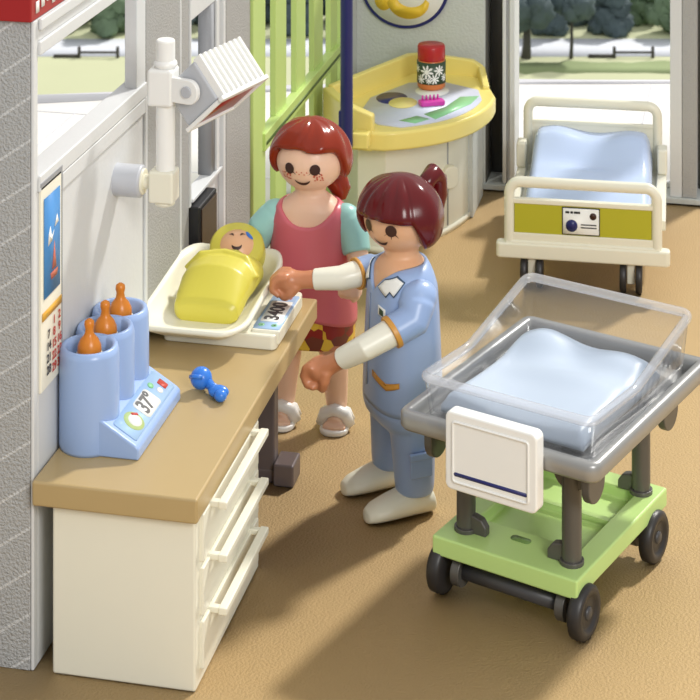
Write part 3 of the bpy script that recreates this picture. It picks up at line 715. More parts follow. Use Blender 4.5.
# pad / sheet with waves
sh = empty('mattress_sheet', (1.365, 1.25, 0), -20, 'pale blue wavy blanket lying in the clear baby tub', 'blanket')
def wavy(x0, x1, y0, y1, zb, ztop, nx=40, ny=44, rr=0.05):
    mb = MB(); T = []
    def edge(a, b, v): return min(1, max(0, (v - a)) / rr, max(0, (b - v)) / rr)
    for j in range(ny + 1):
        row = []
        for i in range(nx + 1):
            x = x0 + (x1 - x0) * i / nx; y = y0 + (y1 - y0) * j / ny
            e = edge(x0, x1, x) ; f = edge(y0, y1, y)
            k = sqrt(max(0, 1 - (1 - e) ** 2)) * sqrt(max(0, 1 - (1 - f) ** 2))
            z = zb + (ztop(x, y) - zb) * (0.35 + 0.65 * k)
            row.append(mb.b.verts.new((x, y, z)))
        T.append(row)
    Bt = [[mb.b.verts.new((v.co.x, v.co.y, zb)) for v in row] for row in T]
    for j in range(ny):
        for i in range(nx):
            mb.b.faces.new((T[j][i], T[j][i + 1], T[j + 1][i + 1], T[j + 1][i]))
            mb.b.faces.new((Bt[j][i], Bt[j + 1][i], Bt[j + 1][i + 1], Bt[j][i + 1]))
    for i in range(nx):
        mb.b.faces.new((T[0][i + 1], T[0][i], Bt[0][i], Bt[0][i + 1])); mb.b.faces.new((T[ny][i], T[ny][i + 1], Bt[ny][i + 1], Bt[ny][i]))
    for j in range(ny):
        mb.b.faces.new((T[j][0], T[j + 1][0], Bt[j + 1][0], Bt[j][0])); mb.b.faces.new((T[j + 1][nx], T[j][nx], Bt[j][nx], Bt[j + 1][nx]))
    return mb
def g(x, y, cx, cy, sx_, sy_): return math.exp(-((x - cx) / sx_) ** 2 - ((y - cy) / sy_) ** 2)
zt = lambda x, y: 0.925 + 0.075 * g(x, y, -0.20, 0.32, 0.16, 0.14) + 0.06 * g(x, y, 0.25, 0.33, 0.18, 0.12) + 0.02 * g(x, y, 0.05, 0.05, .3, .08) - 0.02 * g(x, y, 0.05, 0.22, 0.15, 0.08) + 0.015 * sin(7 * x + 5 * y)
wavy(-0.355, 0.375, -0.42, 0.43, zb + 0.017, zt, rr=0.06).build('sheet', M_sheet, sh)
# clip on sign
sg = empty('name_plate', (1.365, 1.25, 0), -20, 'blank white plate with a navy line hanging on the front of the grey tray', 'sign')
FM = frame((0.035, -0.625, 0.806), (1, 0, 0), (0, 0, 1))
MB().prism(rrect(-0.215, 0.245, -0.15, 0.20, 0.03), -0.010, 0.062, FM).build('plate', M_white, sg, 0.010)
ring = ring_bar(-0.180, 0.210, -0.115, 0.165, 0.02, [(0, 0), (0.002, 0.008), (0.010, 0.008), (0.012, 0)]).xf(FM @ Matrix.Translation((0, 0, 0.060)))
ring.build('bezel', M_white, sg)
MB().prism(rrect(-0.168, 0.198, -0.083, -0.066, 0.007), 0.060, 0.0635, FM).build('line', M_navy, sg)
MB().box(-0.08, 0.10, -0.638, -0.58, 0.901, 0.915).build('clip', M_cream, sg, 0.004)

# ------------------------------------------------------------------ hospital bed
bd = empty('hospital_bed', (1.175, 4.70, 0), 3, 'cream toy hospital bed with olive green footboard by the tall opening', 'bed')
def hoop(y, x, z0, z1, r=0.035, n=6, rc=0.07):
    pts = [(-x, y, z0), (-x, y, z1 - rc)]
    for k in range(1, n): a = radians(180 - 90 * k / n); pts.append((-x + rc + rc * cos(a), y, z1 - rc + rc * sin(a)))
    pts += [(-x + rc, y, z1), (x - rc, y, z1)]
    for k in range(1, n): a = radians(90 - 90 * k / n); pts.append((x - rc + rc * cos(a), y, z1 - rc + rc * sin(a)))
    pts += [(x, y, z1 - rc), (x, y, z0)]
    return pts
fb = MB().tube(hoop(0, 0.475, 0.28, 0.655), 0.034, 14).box(-0.46, 0.46, -0.022, 0.022, 0.525, 0.555).box(-0.47, 0.47, -0.022, 0.022, 0.27, 0.345).build('footboard', M_ivory, bd, 0.006)
MB().box(-0.442, 0.442, -0.016, 0.016, 0.345, 0.525).build('green_panel', M_olive, fb, 0.003)
MB().prism(rrect(-0.56, 0.56, -0.045, 0.045, 0.03), 0.19, 0.285).box(-0.5, 0.5, -0.035, 0.035, 0.24, 0.30).build('bumper_rail', M_ivory, bd, 0.014)
LB = frame((-0.01, -0.017, 0.435), (1, 0, 0), (0, 0, 1))
lb = MB().prism(rrect(-0.122, 0.122, -0.085, 0.085, 0.006), -0.002, 0.003, LB).build('name_card', M_black, bd)
MB().prism(rrect(-0.116, 0.116, -0.079, 0.079, 0.004), 0.003, 0.0045, LB).build('card_face', M_label, lb)
MB().prism(circle(-0.06, -0.028, 0.038, 24), 0.0045, 0.006, LB).build('card_badge', M_navy, lb)
MB().prism(circle(0.078, 0.035, 0.022, 20), 0.0045, 0.006, LB).build('card_seal', M_brown, lb)
for x0, x1, y0 in ((-0.10, -0.075, 0.048), (-0.068, -0.05, 0.048), (-0.045, -0.005, 0.048)): MB().box(x0, x1, y0, y0 + 0.013, 0.0045, 0.006, LB).build('card_word', M_black, lb)
for y0 in (-0.022, -0.040): MB().box(0.0, 0.10, y0, y0 + 0.007, 0.0045, 0.006, LB).build('card_line', M_black, lb)
hb = MB().tube(hoop(1.50, 0.465, 0.25, 0.735), 0.034, 14).box(-0.45, 0.45, 1.485, 1.515, 0.585, 0.61).box(-0.45, 0.45, 1.488, 1.512, 0.25, 0.60).build('headboard', M_ivory, bd, 0.006)
MB().box(-0.47, 0.47, 0.02, 1.49, 0.24, 0.30).box(-0.53, -0.46, 0.4, 1.52, 0.26, 0.33).box(0.46, 0.53, 0.4, 1.52, 0.26, 0.33).build('bed_frame', M_ivory, bd, 0.010)
for s in (-1, 1):
    MB().box(s * 0.50 - 0.035, s * 0.50 + 0.035, 1.30, 1.44, 0.33, 0.50).build('side_bracket', M_ivory, bd, 0.015)
for (x, y) in ((-0.37, 0.03), (0.27, 0.03), (-0.37, 1.38), (0.27, 1.38)):
    MB().box(x + 0.015, x + 0.065, y - 0.03, y + 0.03, 0.06, 0.25).build('leg', M_ivory, bd, 0.006)
    for xx in (x - 0.032, x + 0.07):
        MB().lathe([(0.01, 0), (0.088, 0), (0.095, 0.008), (0.095, 0.034), (0.088, 0.042), (0.01, 0.042)], 28, frame((xx, y, 0.095), (0, 1, 0), (0, 0, 1))).build('wheel', M_tyre, bd)
bd.scale = (1, 1, 1.05)
ms = empty('bed_blanket', (1.175, 4.70, 0.015), 3, 'pale blue wavy blanket covering the cream hospital bed', 'blanket')
zt2 = lambda x, y: 0.36 + 0.10 * max(0, min(1, (y - 0.25) / 0.5)) + 0.16 * max(0, min(1, (y - 0.85) / 0.35)) ** 1.2 * (0.75 + 0.35 * g(x, y, -0.25, 1.25, 0.18, .3) + 0.30 * g(x, y, 0.28, 1.2, 0.16, .3)) - 0.03 * g(x, y, 0.0, 1.0, 0.3, 0.1) + 0.03 * g(x, y, -0.1, 0.85, .25, .08)
wavy(-0.42, 0.43, 0.06, 1.44, 0.302, zt2, rr=0.06).build('blanket', mat('bed_sheet_blue_lit', (190, 208, 240), 0.25, 0.01), ms)  # brighter copy of the sheet blue, lightened against the back wall's shade

# ------------------------------------------------------------------ changing table in the corner
cg = empty('changing_table', (-0.2, 5.7, 0), 0, 'corner changing table with pale yellow top and white rounded cabinet', 'changing table')
def arc(p0, p1, bulge, n=14):
    (x0, y0), (x1, y1) = p0, p1; mx_, my_ = (x0 + x1) / 2, (y0 + y1) / 2; dx, dy = x1 - x0, y1 - y0
    return [((1 - t) ** 2 * x0 + 2 * t * (1 - t) * (mx_ + dy * bulge) + t * t * x1, (1 - t) ** 2 * y0 + 2 * t * (1 - t) * (my_ - dx * bulge) + t * t * y1) for t in [k / n for k in range(n + 1)]]
def off_(pts): return [(x + 0.2, y - 5.7) for x, y in pts]
front = arc((-0.17, 4.86), (0.44, 5.72), 0.30)
deckpoly = [(-0.70, 5.40), (-0.50, 5.02), (-0.38, 4.86)] + front + [(0.44, 5.85), (0.27, 6.36), (-0.24, 6.36), (-0.66, 5.66)]
MB().prism(off_(deckpoly), 0.755, 0.885).build('top', M_yellow, cg, 0.022)
# raised rims: diagonal back, right back, left end guard
def wallseg(pts, th, z0, z1s):
    mb = MB(); n = len(pts); R = []
    for i, (x, y) in enumerate(pts):
        a = Vector(pts[max(i - 1, 0)]); b_ = Vector(pts[min(i + 1, n - 1)]); t = (b_ - a).normalized(); nn = Vector((-t.y, t.x)) * th / 2
        z1 = z1s[i]
        R.append([Vector((x + nn.x, y + nn.y, z0)), Vector((x - nn.x, y - nn.y, z0)), Vector((x - nn.x, y - nn.y, z1)), Vector((x + nn.x, y + nn.y, z1))])
    return mb.rings(R)
wallseg(off_([(-0.66, 5.38), (-0.27, 6.29), (-0.18, 6.34), (0.20, 6.34), (0.27, 6.30)]), 0.055, 0.86, (1.03, 1.03, 1.03, 1.0, 0.97)).build('back_rim', M_yellow, cg, 0.012)
wallseg(off_([(-0.68, 5.37), (-0.53, 5.10), (-0.40, 4.91), (-0.25, 4.90)]), 0.075, 0.75, (1.02, 1.03, 1.04, 0.99)).build('end_guard', M_yellow, cg, 0.014)
wallseg(off_([(0.27, 6.30), (0.35, 6.0)]), 0.05, 0.86, (0.97, 0.91)).build('side_rim', M_yellow, cg, 0.012)
wallseg(off_([(-0.37, 4.80), (-0.26, 4.80)]), 0.10, 0.80, (0.90, 0.90)).build('pole_bracket', M_yellow, cg, 0.010)
matp = [(-0.42, 5.25), (-0.25, 5.02)] + arc((-0.08, 4.99), (0.36, 5.72), 0.27) + [(0.30, 5.95), (0.02, 6.10), (-0.22, 6.02), (-0.42, 5.60)]
pad = MB().prism(off_(matp), 0.885, 0.893).build('changing_pad', M_lav, cg)
def flat(pts, z, name, m, par): return MB().prism(off_(pts), z, z + 0.0015).build(name, m, par)
flat(circle(-0.27, 5.62, 0.11, 24, 0.14), 0.893, 'moon_print', M_navy, pad)
flat(circle(-0.17, 5.52, 0.10, 24, 0.13), 0.8946, 'moon_print', M_matyel, pad)
flat([(0.02, 5.30), (0.12, 5.20), (0.30, 5.60), (0.33, 5.80), (0.20, 5.75), (0.14, 5.5)], 0.893, 'leaf_print', M_matgreen, pad)
flat([(-0.12, 5.12), (0.0, 5.08), (0.08, 5.2), (-0.02, 5.25)], 0.893, 'leaf_print', M_matgreen, pad)
flat(circle(-0.02, 5.85, 0.12, 24, 0.14), 0.893, 'cloud_print', M_label, pad)
bf = arc((-0.20, 5.06), (0.24, 5.86), 0.17)
bodyp = [(-0.62, 5.40), (-0.40, 5.08)] + bf + [(0.24, 6.34), (-0.24, 6.34), (-0.62, 5.66)]
MB().prism(off_(bodyp), 0.04, 0.795).build('cabinet_body', M_cream, cg, 0.006)
plp = arc((-0.205, 5.045), (0.255, 5.855), 0.18)
MB().prism(off_([(-0.62, 5.40), (-0.40, 5.07)] + plp + [(0.25, 6.34), (-0.24, 6.34), (-0.62, 5.66)]), 0.0, 0.04).build('plinth', M_ivory, cg)
# door seam, knob, edge post
mp = bf[9]
MB().box(mp[0] + 0.2 - 0.004, mp[0] + 0.2 + 0.005, mp[1] - 5.7 - 0.006, mp[1] - 5.7 + 0.02, 0.05, 0.78).build('door_seam', M_midgrey, cg)
kx, ky = bf[9][0] + 0.2, bf[9][1] - 5.7
KM = frame((kx, ky, 0.40), (0.75, 0.66, 0), (0, 0, 1))
kz = KM.to_3x3() @ Vector((0, 0, 1))
MB().prism(rrect(-0.06, 0.06, -0.08, 0.08, 0.05), -0.01, 0.06, KM).build('knob', M_ivory, cg, 0.012)
MB().box(0.43, 0.475, 0.16, 0.64, 0.0, 0.80).build('side_post', M_wallback, cg, 0.004)
pb = empty('blue_pole', (-0.40, 4.73, 0.80), 0, 'dark navy upright pole clipped to the front left of the changing table', 'pole')
MB().cyl((0, 0, 0.02), (0, 0, 2.0), 0.042).build('pole', M_navy, pb, 0.004)
MB().box(-0.05, 0.03, -0.03, 0.03, 0.0, 0.26).build('clip', M_navy, pb, 0.008)

jr = empty('jar', (-0.04, 5.93, 0.8955), 0, 'red lidded jar with a white flower label on the changing table', 'jar')
MB().lathe([(0.002, 0), (0.085, 0), (0.10, 0.012), (0.102, 0.05), (0.10, 0.20), (0.088, 0.22), (0.002, 0.22)], 32).build('jar_body', M_jaror, jr)
jl = MB().lathe([(0.1005, 0.045), (0.1045, 0.045), (0.1045, 0.20), (0.1005, 0.20)], 36).build('label_band', M_jargreen, jr)
MB().lathe([(0.002, 0.205), (0.096, 0.205), (0.100, 0.215), (0.100, 0.30), (0.094, 0.312), (0.002, 0.312)], 32).build('lid', M_red, jr)
def cyl_flower(a, z, s):
    mb = MB()
    for k in range(8):
        t = 2 * pi * k / 8 + a; pts = []
        for (u0, v0) in circle(s * 0.66, 0, s * 0.36, 12, s * 0.16):
            u, v = u0 * cos(t) - v0 * sin(t), u0 * sin(t) + v0 * cos(t)
            an = a + u / 0.106; pts.append(Vector((0.1058 * sin(an), -0.1058 * cos(an), z + v)))
        mb.b.faces.new([mb.b.verts.new(p) for p in pts])
    pts = [Vector((0.1058 * sin(a + u / 0.106), -0.1058 * cos(a + u / 0.106), z + v)) for u, v in circle(0, 0, s * .35, 12)]
    mb.b.faces.new([mb.b.verts.new(p) for p in pts])
    return mb
for a, z, s in ((-0.15, 0.135, 0.05), (0.75, 0.145, 0.04), (0.40, 0.085, 0.036), (-0.6, 0.08, 0.034), (-1.0, 0.15, 0.03), (1.2, 0.09, 0.03), (0.0, 0.075, 0.025)):
    cyl_flower(a, z, s).build('flower_print', M_label, jl)
hbz = empty('hair_brush', (0.03, 5.52, 0.8955), 28, 'small magenta toy comb lying on the changing pad', 'comb')
MB().prism(rrect(-0.085, 0.095, -0.045, 0.045, 0.02), 0, 0.030).build('base', M_magenta, hbz, 0.006)
q = MB()
for k in range(5): q.cyl((-0.055 + k * 0.028, 0.02, 0.028), (-0.055 + k * 0.028, 0.02, 0.062), 0.009, 0.006, 8)
q.build('bristles', M_magenta, hbz)
# oval picture on the back wall
ov = empty('oval_picture', (-0.335, 6.455, 1.50), 0, 'oval white wall picture with a navy rim and yellow moon, top cut off', 'picture')
OM = frame((0, 0, 0), (1, 0, 0), (0, 0, 1))
MB().prism(circle(0, 0, 0.34, 48, 0.325), -0.003, 0.022, OM).build('rim', M_navy, ov, 0.004)
op = MB().prism(circle(0, 0, 0.315, 48, 0.30), 0.022, 0.026, OM).build('picture', M_label, ov)
mo = [(0.16 * cos(radians(a)), -0.12 + 0.13 * sin(radians(a))) for a in range(180, 361, 12)] + [(0.11 * cos(radians(a)) + 0.02, -0.08 + 0.08 * sin(radians(a))) for a in range(350, 189, -12)]
MB().prism([(x + 0.03, y) for x, y in mo], 0.026, 0.0275, OM).build('moon_print', M_gold, op)
MB().prism(circle(-0.16, -0.11, 0.07, 20, 0.085), 0.026, 0.0272, OM).build('bird_print', M_gold, op)
MB().prism(rrect(-0.02, 0.06, -0.10, 0.0, 0.01), 0.026, 0.0272, OM).build('cloth_print', M_lblue, op)

# ------------------------------------------------------------------ toy figures
def sup(a, rx, ry, pw):
    c, d = cos(a), sin(a)
    return rx * math.copysign(abs(c) ** (2 / pw), c), ry * math.copysign(abs(d) ** (2 / pw), d)
def lerp_prof(prof, z):
    if z <= prof[0][0]: return prof[0][1:]
    for a, b_ in zip(prof, prof[1:]):
        if z <= b_[0]:
            t = (z - a[0]) / (b_[0] - a[0]); t = t * t * (3 - 2 * t) * 0.4 + t * 0.6
            return tuple(p + (q_ - p) * t for p, q_ in zip(a[1:], b_[1:]))
    return prof[-1][1:]
def garment(prof, top, bot, off, seg=64, rows=26):
    """closed shell around the torso profile; top/bot are functions of the angle (0 = +x, -90 = front)"""
    mb = MB(); outer = []; inner = []
    for i in range(rows + 1):
        ro, ri = [], []
        for k in range(seg):
            a = 2 * pi * k / seg; z = bot(a) + (top(a) - bot(a)) * i / rows
            rx, ry, pw, cy = lerp_prof(prof, z)
            x, y = sup(a, rx + off, ry + off, pw); ro.append(Vector((x, y + cy, z)))
            x, y = sup(a, max(rx - .006, .005), max(ry - .006, .005), pw); ri.append(Vector((x, y + cy, z)))
        outer.append(ro); inner.append(ri)
    mb.rings(outer + inner[::-1], False, True)
    return mb
def hand_mb(w, d, up, s=1.0):
    """round toy hand: palm, four fingers curled into a grip and a thumb; w wrist, d direction"""
    w = Vector(w); d = Vector(d).normalized(); side = d.cross(Vector(up)).normalized(); up = side.cross(d).normalized()
    mb = MB()
    P = lambda a, b_, c: w + (d * a + side * b_ + up * c) * s
    mb.tube([P(-0.03, 0, 0), P(0.03, 0, 0), P(0.07, 0, 0.004)], [0.040 * s, 0.046 * s, 0.05 * s], 18)
    mb.ball(P(0.085, 0, 0.004), 0.058 * s)
    for k in range(4):
        b_ = -0.042 + k * 0.028
        ln = (0.052, 0.062, 0.060, 0.048)[k]
        mb.tube([P(0.075, b_, 0.03), P(0.115, b_, 0.034), P(0.115 + ln * .62, b_, 0.012), P(0.118 + ln * .72, b_, -0.03), P(0.105 + ln * .4, b_, -0.058)], [0.024 * s, 0.024 * s, 0.022 * s, 0.020 * s, 0.017 * s], 12)
    mb.tube([P(0.04, -0.03, -0.02), P(0.075, -0.035, -0.055), P(0.105, -0.025, -0.075), P(0.125, -0.01, -0.08)], [0.024 * s, 0.023 * s, 0.021 * s, 0.017 * s], 12)
    return mb
def add(mb, other):
    me = bpy.data.meshes.new('tmp'); other.b.to_mesh(me); other.b.free(); mb.b.from_mesh(me); bpy.data.meshes.remove(me)
    return mb
def hair_shell(c, R, hairline, ridges, seg=96, rows=30, thick=0.02, squash=(1, 1, 1)):
    """hair cap; hairline(az) = polar angle from the top where the hair ends; az 0 = front (-y)"""
    mb = MB(); c = Vector(c); out, inn = [], []
    for i in range(rows + 1):
        ro, ri = [], []
        for k in range(seg):
            az = 2 * pi * k / seg - pi
            ph = hairline(az) * (0.02 + 0.98 * i / rows)
            d = Vector((sin(az) * sin(ph), -cos(az) * sin(ph), cos(ph)))
            edge = max(0.0, (i / rows - 0.9) / 0.1)
            r = R + ridges(az, ph, i / rows) * min(1.0, ph / 0.7) - thick * 0.5 * edge ** 2
            ro.append(c + Vector((d.x * r * squash[0], d.y * r * squash[1], d.z * r * squash[2])))
            r2 = R - thick * 1.6
            ri.append(c + Vector((d.x * r2 * squash[0], d.y * r2 * squash[1], d.z * r2 * squash[2])))
        out.append(ro); inn.append(ri)
    mb.rings(out + inn[::-1], True)
    return mb
def face(root, hc, R, az, scale, el0=0.0, freckles=False, brow=False, m=M_brown):
    R0 = R
    for s in (-1, 1):
        e = decal(hc, R, az + s * 0.39, el0 + 0.02, circle(0, 0, 0.027, 22, 0.030), 0.002, scale).build('eye', m, root)
        for k, (du, dv) in enumerate(((0.026 * s, -0.026), (0.0, -0.034), (-0.026, -0.022) if s > 0 else (0.026, -0.022))):
            decal(hc, R, az + s * 0.39, el0 + 0.02, [(du * .6 - .004, dv * .6), (du * 1.45, dv * 1.45), (du * .6 + .005, dv * .6 + .003)], 0.0016, scale).build('eyelash', m, e)
        if brow:
            o_, i_ = arc_strip(0.07, 65, 115, 0.010); strip_decal(hc, R, az + s * 0.42, el0 - 0.09, o_, i_, 0.002, scale).build('eyebrow', m, root)
    o_, i_ = arc_strip(0.045, 205, 335, 0.018)
    strip_decal(hc, R, az, el0 - 0.24, o_, i_, 0.002, scale).build('mouth', m, root)
    if freckles:
        rnd = random.Random(5)
        for s in (-1, 1):
            for k in range(16):
                u = rnd.uniform(-0.026, 0.026); v = rnd.uniform(-0.02, 0.02)
                decal(hc, R, az + s * 0.52, el0 - 0.25, [(u + a, v + b_) for a, b_ in circle(0, 0, 0.0048, 7)], 0.0015, scale).build('freckle', mat('freckle_red', (206, 96, 70), 0.45), root)
        for k in range(5):
            u = -0.026 + k * 0.013; v = 0.006 * (-1) ** k
            decal(hc, R, az, el0 - 0.10, [(u + a, v + b_) for a, b_ in circle(0, 0, 0.004, 7)], 0.0015, scale).build('freckle', mat('freckle_red', (206, 96, 70), 0.45), root)

TOR = [(0.50, 0.215, 0.15, 2.6, 0), (0.62, 0.205, 0.15, 2.6, 0), (0.80, 0.195, 0.145, 2.6, 0), (0.98, 0.190, 0.140, 2.5, 0), (1.11, 0.184, 0.134, 2.4, 0), (1.18, 0.165, 0.120, 2.2, 0), (1.225, 0.115, 0.100, 2.1, 0), (1.250, 0.080, 0.078, 2, 0)]
def torso_mb(prof, z0=None):
    secs = []
    zs = [prof[0][0] + (prof[-1][0] - prof[0][0]) * k / 22 for k in range(23)]
    for z in zs:
        rx, ry, pw, cy = lerp_prof(prof, z); secs.append((0, cy, z, rx, ry, pw))
    return MB().loft(secs, 48)

# --- mother
mo_ = empty('toy_figure', (-0.115, 2.54, 0.0), 2, 'toy woman with auburn hair, freckles and pink dress at the far end of the worktop', 'toy figure')
HC = Vector((0.0, -0.005, 1.435)); HR = 0.172
mo_.scale = (1.1, 1.08, 1.02)
TM = [(0.46, 0.22, 0.155, 2.4, 0), (0.60, 0.225, 0.16, 2.4, 0), (0.72, 0.218, 0.158, 2.4, 0), (0.85, 0.20, 0.148, 2.4, 0), (0.98, 0.19, 0.14, 2.4, 0), (1.11, 0.184, 0.134, 2.4, 0), (1.18, 0.165, 0.120, 2.2, 0), (1.225, 0.115, 0.100, 2.1, 0), (1.250, 0.080, 0.078, 2, 0)]
b = torso_mb(TM)
b.tube([(0, 0, 1.17), (0, -0.002, 1.24), (0, -0.004, 1.30)], [0.085, 0.074, 0.085], 24)
b.ball(HC, HR, HR, HR * 0.98)
for s in (-1, 1):
    b.tube([(s * 0.115, 0, 0.50), (s * 0.125, 0.0, 0.30), (s * 0.135, 0, 0.10), (s * 0.135, -0.01, 0.045)], [0.085, 0.068, 0.052, 0.050], 20)
    b.tube([(s * 0.135, 0.02, 0.05), (s * 0.137, -0.05, 0.045), (s * 0.14, -0.10, 0.038)], [0.045, 0.046, 0.042], 16)
    for k in range(5):
        xx = s * 0.14 + (-0.045 + 0.0225 * k); b.tube([(xx, -0.09, 0.036), (xx, -0.125 - 0.012 * (1 - abs(k - 2) / 2), 0.034)], [0.015, 0.0145], 10)
armsM = {}
for s in (-1, 1):
    pth = [(s * 0.175, 0.0, 1.125), (s * 0.225, -0.03, 1.04), (s * 0.262, -0.09, 0.93), (s * 0.262, -0.19, 0.88)]
    if s < 0: pth = [pth[0], (-0.24, -0.03, 1.05), (-0.295, -0.03, 0.93), (-0.305, -0.035, 0.86)]
    armsM[s] = pth
    b.tube(pth, [0.066, 0.064, 0.054, 0.044], 20)
    add(b, hand_mb(pth[-1], Vector((-.05 * s, -0.9, -0.05)), (0, 0, 1), 0.9))
remesh(b.build('body', M_skinA, mo_), 0.0085, 4)
neck = lambda a: 1.225 - 0.100 * max(0, math.exp(-((((a + pi / 2 + pi) % (2 * pi)) - pi) / 0.75) ** 2)) - 0.02
hemz = lambda a: 0.62 - 0.055 * cos(a) 
garment(TM, neck, hemz, 0.012).build('dress', M_pink, mo_)
garment(TM, lambda a: 0.66, lambda a: 0.455, 0.004).build('skirt', M_floral, mo_)
for s in (-1, 1):
    P_ = armsM[s]
    b2 = MB().tube([(s * 0.165, 0.0, 1.14), (s * 0.19, -0.005, 1.105), P_[1], tuple(0.3 * p + 0.7 * q_ for p, q_ in zip(P_[1], P_[2]))], [0.062, 0.082, 0.080, 0.070], 24)
    remesh(b2.ball((s * 0.178, 0.0, 1.12), 0.078).build('sleeve', M_mint, mo_), 0.008, 5)
    sl_ = empty('x', (0, 0, 0)); bpy.data.objects.remove(sl_)
    sp_ = MB().prism(rrect(s * 0.137 - 0.072, s * 0.137 + 0.072, -0.155, 0.085, 0.065, 8), 0.0, 0.03)
    sd = sp_.build('slipper', M_white, mo_, 0.01)
    MB().tube([(s * 0.137 - 0.066, -0.055, 0.028), (s * 0.137 - 0.05, -0.06, 0.085), (s * 0.137, -0.062, 0.105), (s * 0.137 + 0.05, -0.06, 0.085), (s * 0.137 + 0.066, -0.055, 0.028)], 0.034, 14).build('slipper_strap', M_white, sd)
    MB().tube([(s * 0.137 - 0.064, 0.0, 0.03), (s * 0.137 - 0.05, -0.01, 0.075), (s * 0.137 , -0.03, 0.10), (s * 0.137 + 0.05, -0.01, 0.075), (s * 0.137 + 0.064, 0.0, 0.03)], 0.028, 14).build('slipper_strap', M_white, sd)
def hlA(az):
    a = abs(az)
    base = radians(64) + radians(6) * cos(az * 2)
    k = 1 / (1 + math.exp(-(a - 1.25) / 0.10))
    return radians(66) - radians(4) * math.exp(-((az + 0.2) / .35) ** 2) + k * radians(50) + (radians(2) if az > 0 else 0)
def rgA(az, ph, t):
    part = -0.012 * math.exp(-((az - 0.35 + 0.5 * ph) / 0.10) ** 2) * (1 - t * .4)
    return part + 0.006 * sin(az * 4 + ph * 5) * t + 0.010 * sin(min(1, t * 1.2) * pi / 2) + 0.004 * sin(az * 9 + 3 * ph)
hA = hair_shell(HC, 0.192, hlA, rgA, squash=(1.03, 1.03, 1.15)).build('hair', M_hairA, mo_)
pt = MB().tube([(0.06, 0.14, 1.34), (0.10, 0.16, 1.27), (0.13, 0.15, 1.21), (0.145, 0.13, 1.17)], [0.05, 0.062, 0.052, 0.012], 18)
pt.build('ponytail', M_hairA, hA)
face(mo_, HC, HR, -0.06, (1, 1, 0.98), -0.06, freckles=True)

# --- nurse
nu = empty('toy_figure', (0.545, 1.81, 0.0), -55, 'toy nurse with burgundy hair in a light blue uniform between the worktop and the trolley', 'toy figure')
nu.scale = (1.1, 1.1, 1.005)
HCn = Vector((0.0, -0.01, 1.44))
b = torso_mb(TOR)
b.tube([(0, 0, 1.17), (0, -0.004, 1.24), (0, -0.006, 1.30)], [0.085, 0.076, 0.085], 24)
b.ball(HCn, HR, HR, HR * 0.98)
legs = {}
for s in (-1, 1):
    dy = 0.0
    legs[s] = [(s * 0.105, dy, 0.52), (s * 0.12, dy, 0.30), (s * 0.135, dy, 0.10)]
    b.tube(legs[s] + [(s * 0.135, dy, 0.06)], [0.08, 0.068, 0.055, 0.05], 20)
    b.tube([(s * 0.135, 0.03, 0.055), (s * 0.135, -0.10, 0.045)], [0.045, 0.045], 14)
# arms: s=-1 is the far arm towards the scale, s=+1 the near arm
Ainv = Matrix.Rotation(radians(55), 4, 'Z')
def wl_(x, y, z): 
    v = Ainv @ Vector((x - 0.545, y - 1.81, 0)); return (v.x / 1.1, v.y / 1.1, z / 1.005)
handF = wl_(0.03, 1.84, 1.065); handN = wl_(0.265, 1.48, 0.81)
armN = [(0.185, 0.0, 1.10), (0.225, -0.05, 1.01), wl_(0.43, 1.43, 0.92), handN]
armF = [(-0.185, 0.0, 1.11), (-0.215, -0.07, 1.09), wl_(0.21, 1.85, 1.085), handF]
for pth in (armN, armF):
    b.tube(pth, [0.062, 0.062, 0.052, 0.044], 20)
remesh(add(add(b, hand_mb(handN, Vector(armN[3]) - Vector(armN[2]) + Vector((0, 0, -0.0)), (0, 0, 1), 1.05)), hand_mb(handF, Vector(armF[3]) - Vector(armF[2]), (0, 0, 1), 1.0)).build('body', M_skinB, nu), 0.0085, 4)
neckn = lambda a: 1.225 - 0.14 * math.exp(-abs(((a + pi / 2 + pi) % (2 * pi)) - pi) / 0.42)
tun = garment(TOR, neckn, lambda a: 0.515, 0.012).build('tunic', M_nurse, nu)
tr_ = MB()
tr_.loft([(0, 0, 0.40, 0.20, 0.11, 2.4), (0, 0, 0.45, 0.226, 0.150, 2.6), (0, 0, 0.50, 0.228, 0.163, 2.6), (0, 0, 0.535, 0.218, 0.154, 2.6), (0, 0, 0.66, 0.20, 0.145, 2.6)], 48)
for s in (-1, 1):
    tr_.tube([(s * 0.115, 0, 0.50), (s * 0.118, 0, 0.42), (s * 0.122, 0, 0.32), (s * 0.135, 0, 0.16), (s * 0.136, 0, 0.112)], [0.112, 0.108, 0.101, 0.092, 0.086], 28, sx=1.0)
remesh(tr_.build('trousers', M_nurse, nu), 0.009, 9)
for s in (-1, 1):
    shp = MB()
    rings = []
    for y, rx, rz in ((0.093, 0.035, 0.025), (0.085, 0.062, 0.055), (0.03, 0.075, 0.075), (-0.05, 0.080, 0.070), (-0.14, 0.078, 0.054), (-0.205, 0.068, 0.042), (-0.24, 0.045, 0.030), (-0.248, 0.02, 0.015)):
        rings.append([Vector((s * 0.136 + rx * cos(2 * pi * k / 28), y, max(0.0, rz + rz * sin(2 * pi * k / 28) * (1.0 if sin(2 * pi * k / 28) > 0 else 1.0)) + 0.002)) for k in range(28)])
    shp.rings(rings)
    shp.tube([(s * 0.136, 0.005, 0.06), (s * 0.136, 0.0, 0.128)], [0.078, 0.070], 24)
    remesh(shp.build('shoe', M_ivory, nu), 0.008, 6)
MB().prism(rrect(-0.055, 0.055, -0.075, 0.045, 0.01), 0, 0.014, frame((0.225, -0.01, 0.30), (0, 1, 0), (0, 0, 1))).prism(rrect(-0.058, 0.058, 0.015, 0.05, 0.008), 0.0, 0.02, frame((0.225, -0.01, 0.30), (0, 1, 0), (0, 0, 1))).build('trouser_pocket', M_nurse, nu, 0.006)
